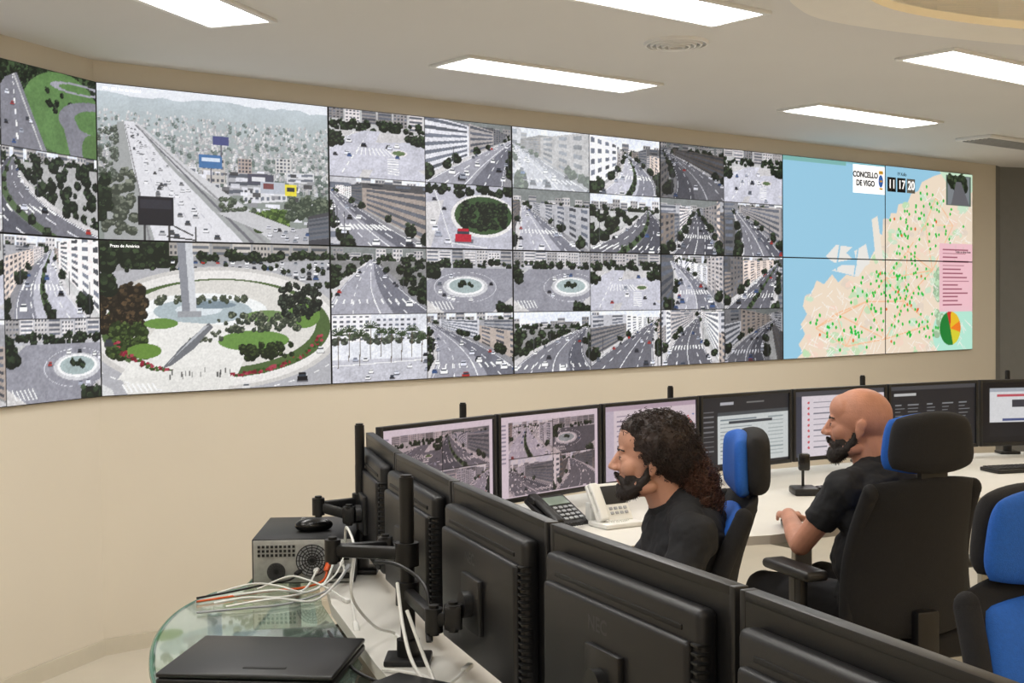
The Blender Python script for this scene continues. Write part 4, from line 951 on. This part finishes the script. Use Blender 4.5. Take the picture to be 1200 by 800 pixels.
h_=part('perforations',g,M_vent,r); h_['kind']='stuff'
mouse(-.578,3.66,.878,math.radians(195),'black computer mouse resting on the desktop computer')
# laptop
r=root('laptop','closed black laptop lying on the glass table','laptop',(-.535,2.70,.75),math.radians(-6))
g=Geo(); g.box((0,0,.009),(.37,.30,.017),.006,seg=3); part('base',g,M_cab,r); g=Geo(); g.box((0,0,.0245),(.37,.30,.011),.005,seg=3); part('lid',g,M_cab,r)
g=Geo(); g.box((.03,-.10,.0305),(.09,.014,.002),.0008); part('latch_plate',g,M_vent,r); g=Geo(); g.cyl((-.13,.146,.018),(.13,.146,.018),.009); part('hinge',g,M_blk2,r)
r=root('docking_station','flat black docking box on the desk beside the laptop','electronics',(-.19,2.42,.75),math.radians(-35))
g=Geo(); g.box((0,0,.02),(.20,.13,.04),.006); part('case',g,M_blk,r); g=Geo()
for k in range(5): g.box((-.07+.035*k,.066,.018),(.02,.003,.01))
part('port',g,M_vent,r)
# cables
def spl(c,n=10):
    out=[]; c=[Vector(p) for p in c]
    for i in range(len(c)-1):
        p0=c[max(i-1,0)];p1=c[i];p2=c[i+1];p3=c[min(i+2,len(c)-1)]
        for k in range(n):
            t=k/n; out.append(.5*((2*p1)+(-p0+p2)*t+(2*p0-5*p1+4*p2-p3)*t*t+(-p0+3*p1-3*p2+p3)*t**3))
    out.append(c[-1]); return out
def cable(pts,m,lab,r=.004,plug=False):
    o=Vector(pts[0]); e=root('cable',lab,'cable',tuple(o),0,'loose equipment cables')
    P=[Vector(p)-o for p in pts]; g=Geo(); g.tube(spl(P),r,8); part('cord',g,m,e)
    g=Geo(); d=(P[-1]-P[-2]).normalized(); g.box(P[-1],(.03,.014,.011),.003,d.to_track_quat('X','Z').to_matrix()); part('plug',g,m,e)
wl='white cable draped over the desk'; 
cable([(-.83,3.30,.756),(-.74,3.36,.757),(-.66,3.40,.76),(-.58,3.44,.758),(-.53,3.50,.765),(-.52,3.523,.80)],M_orange,'orange network cable on the glass table',.003)
cable([(-.78,3.28,.756),(-.70,3.30,.765),(-.60,3.34,.758),(-.52,3.42,.77),(-.50,3.523,.82)],M_white,wl,.003)
cable([(-.76,3.36,.756),(-.64,3.34,.775),(-.57,3.40,.76),(-.55,3.523,.79)],M_white,wl,.003)
cable([(-.74,3.24,.756),(-.62,3.27,.768),(-.52,3.30,.757),(-.47,3.46,.79),(-.48,3.523,.81)],M_white,wl,.003)
cable([(-.80,3.40,.756),(-.71,3.42,.775),(-.63,3.37,.78),(-.55,3.36,.765),(-.49,3.44,.79),(-.47,3.523,.84)],M_white,wl,.0025)
cable([(-.70,3.44,.756),(-.62,3.46,.785),(-.56,3.40,.79),(-.50,3.38,.77),(-.44,3.30,.757)],M_white,wl,.0025)
cable([(-.84,3.34,.756),(-.76,3.41,.757),(-.68,3.46,.765),(-.62,3.49,.77),(-.60,3.523,.785)],M_blk,'black cable on the glass table',.003)
cable([(-.80,3.18,.756),(-.68,3.22,.757),(-.58,3.27,.757),(-.49,3.38,.77),(-.46,3.50,.80)],M_greyp,'grey cable on the glass table',.003)
cable([(-.47,3.52,.86),(-.45,3.40,.93),(-.41,3.25,.90),(-.40,3.1,.82),(-.38,3.02,.756)],M_white,'white cable hanging from a monitor arm',.0035)
cable([(-.36,2.84,.96),(-.36,2.80,.88),(-.32,2.86,.80),(-.28,2.95,.757),(-.25,2.85,.756)],M_white,'white cable hanging from a monitor arm',.0035)
cable([(-.25,2.70,.93),(-.23,2.60,.86),(-.20,2.52,.80),(-.14,2.46,.757),(-.06,2.42,.757),(-.02,2.40,.79)],M_white,'white cable hanging from a monitor arm',.004)
cable([(-.22,2.58,.90),(-.17,2.50,.80),(-.12,2.38,.757),(-.05,2.30,.757),(.01,2.30,.80)],M_white,'white cable hanging from a monitor arm',.004)
cable([(-.30,2.73,.97),(-.24,2.64,.98),(-.18,2.56,.95),(-.17,2.50,.87)],M_blk,'black cable along the monitor arm',.004)
cable([(-.44,2.98,.756),(-.40,2.85,.757),(-.34,2.66,.757),(-.26,2.55,.757),(-.2,2.49,.77)],M_blk,'black cable on the desk')
cable([(-.28,2.66,.757),(-.20,2.62,.757),(-.14,2.55,.757),(-.1,2.62,.77)],M_white,wl,.0035)
# ------------------------------------------------------------------ light and camera
w=D.worlds.new('World'); scene.world=w; w.use_nodes=True; w.node_tree.nodes['Background'].inputs[0].default_value=(.8,.85,.9,1); w.node_tree.nodes['Background'].inputs[1].default_value=.3
cam=D.cameras.new('camera'); co=D.objects.new('camera',cam); C.collection.objects.link(co)
cam.sensor_width=36; cam.lens=1490/1200*36; cam.clip_start=.05
co.matrix_world=Matrix.Translation((0,0,HZ))@Matrix.Rotation(math.radians(90-1.615),4,'X')@Matrix.Rotation(math.radians(-.577),4,'Z')
scene.camera=co
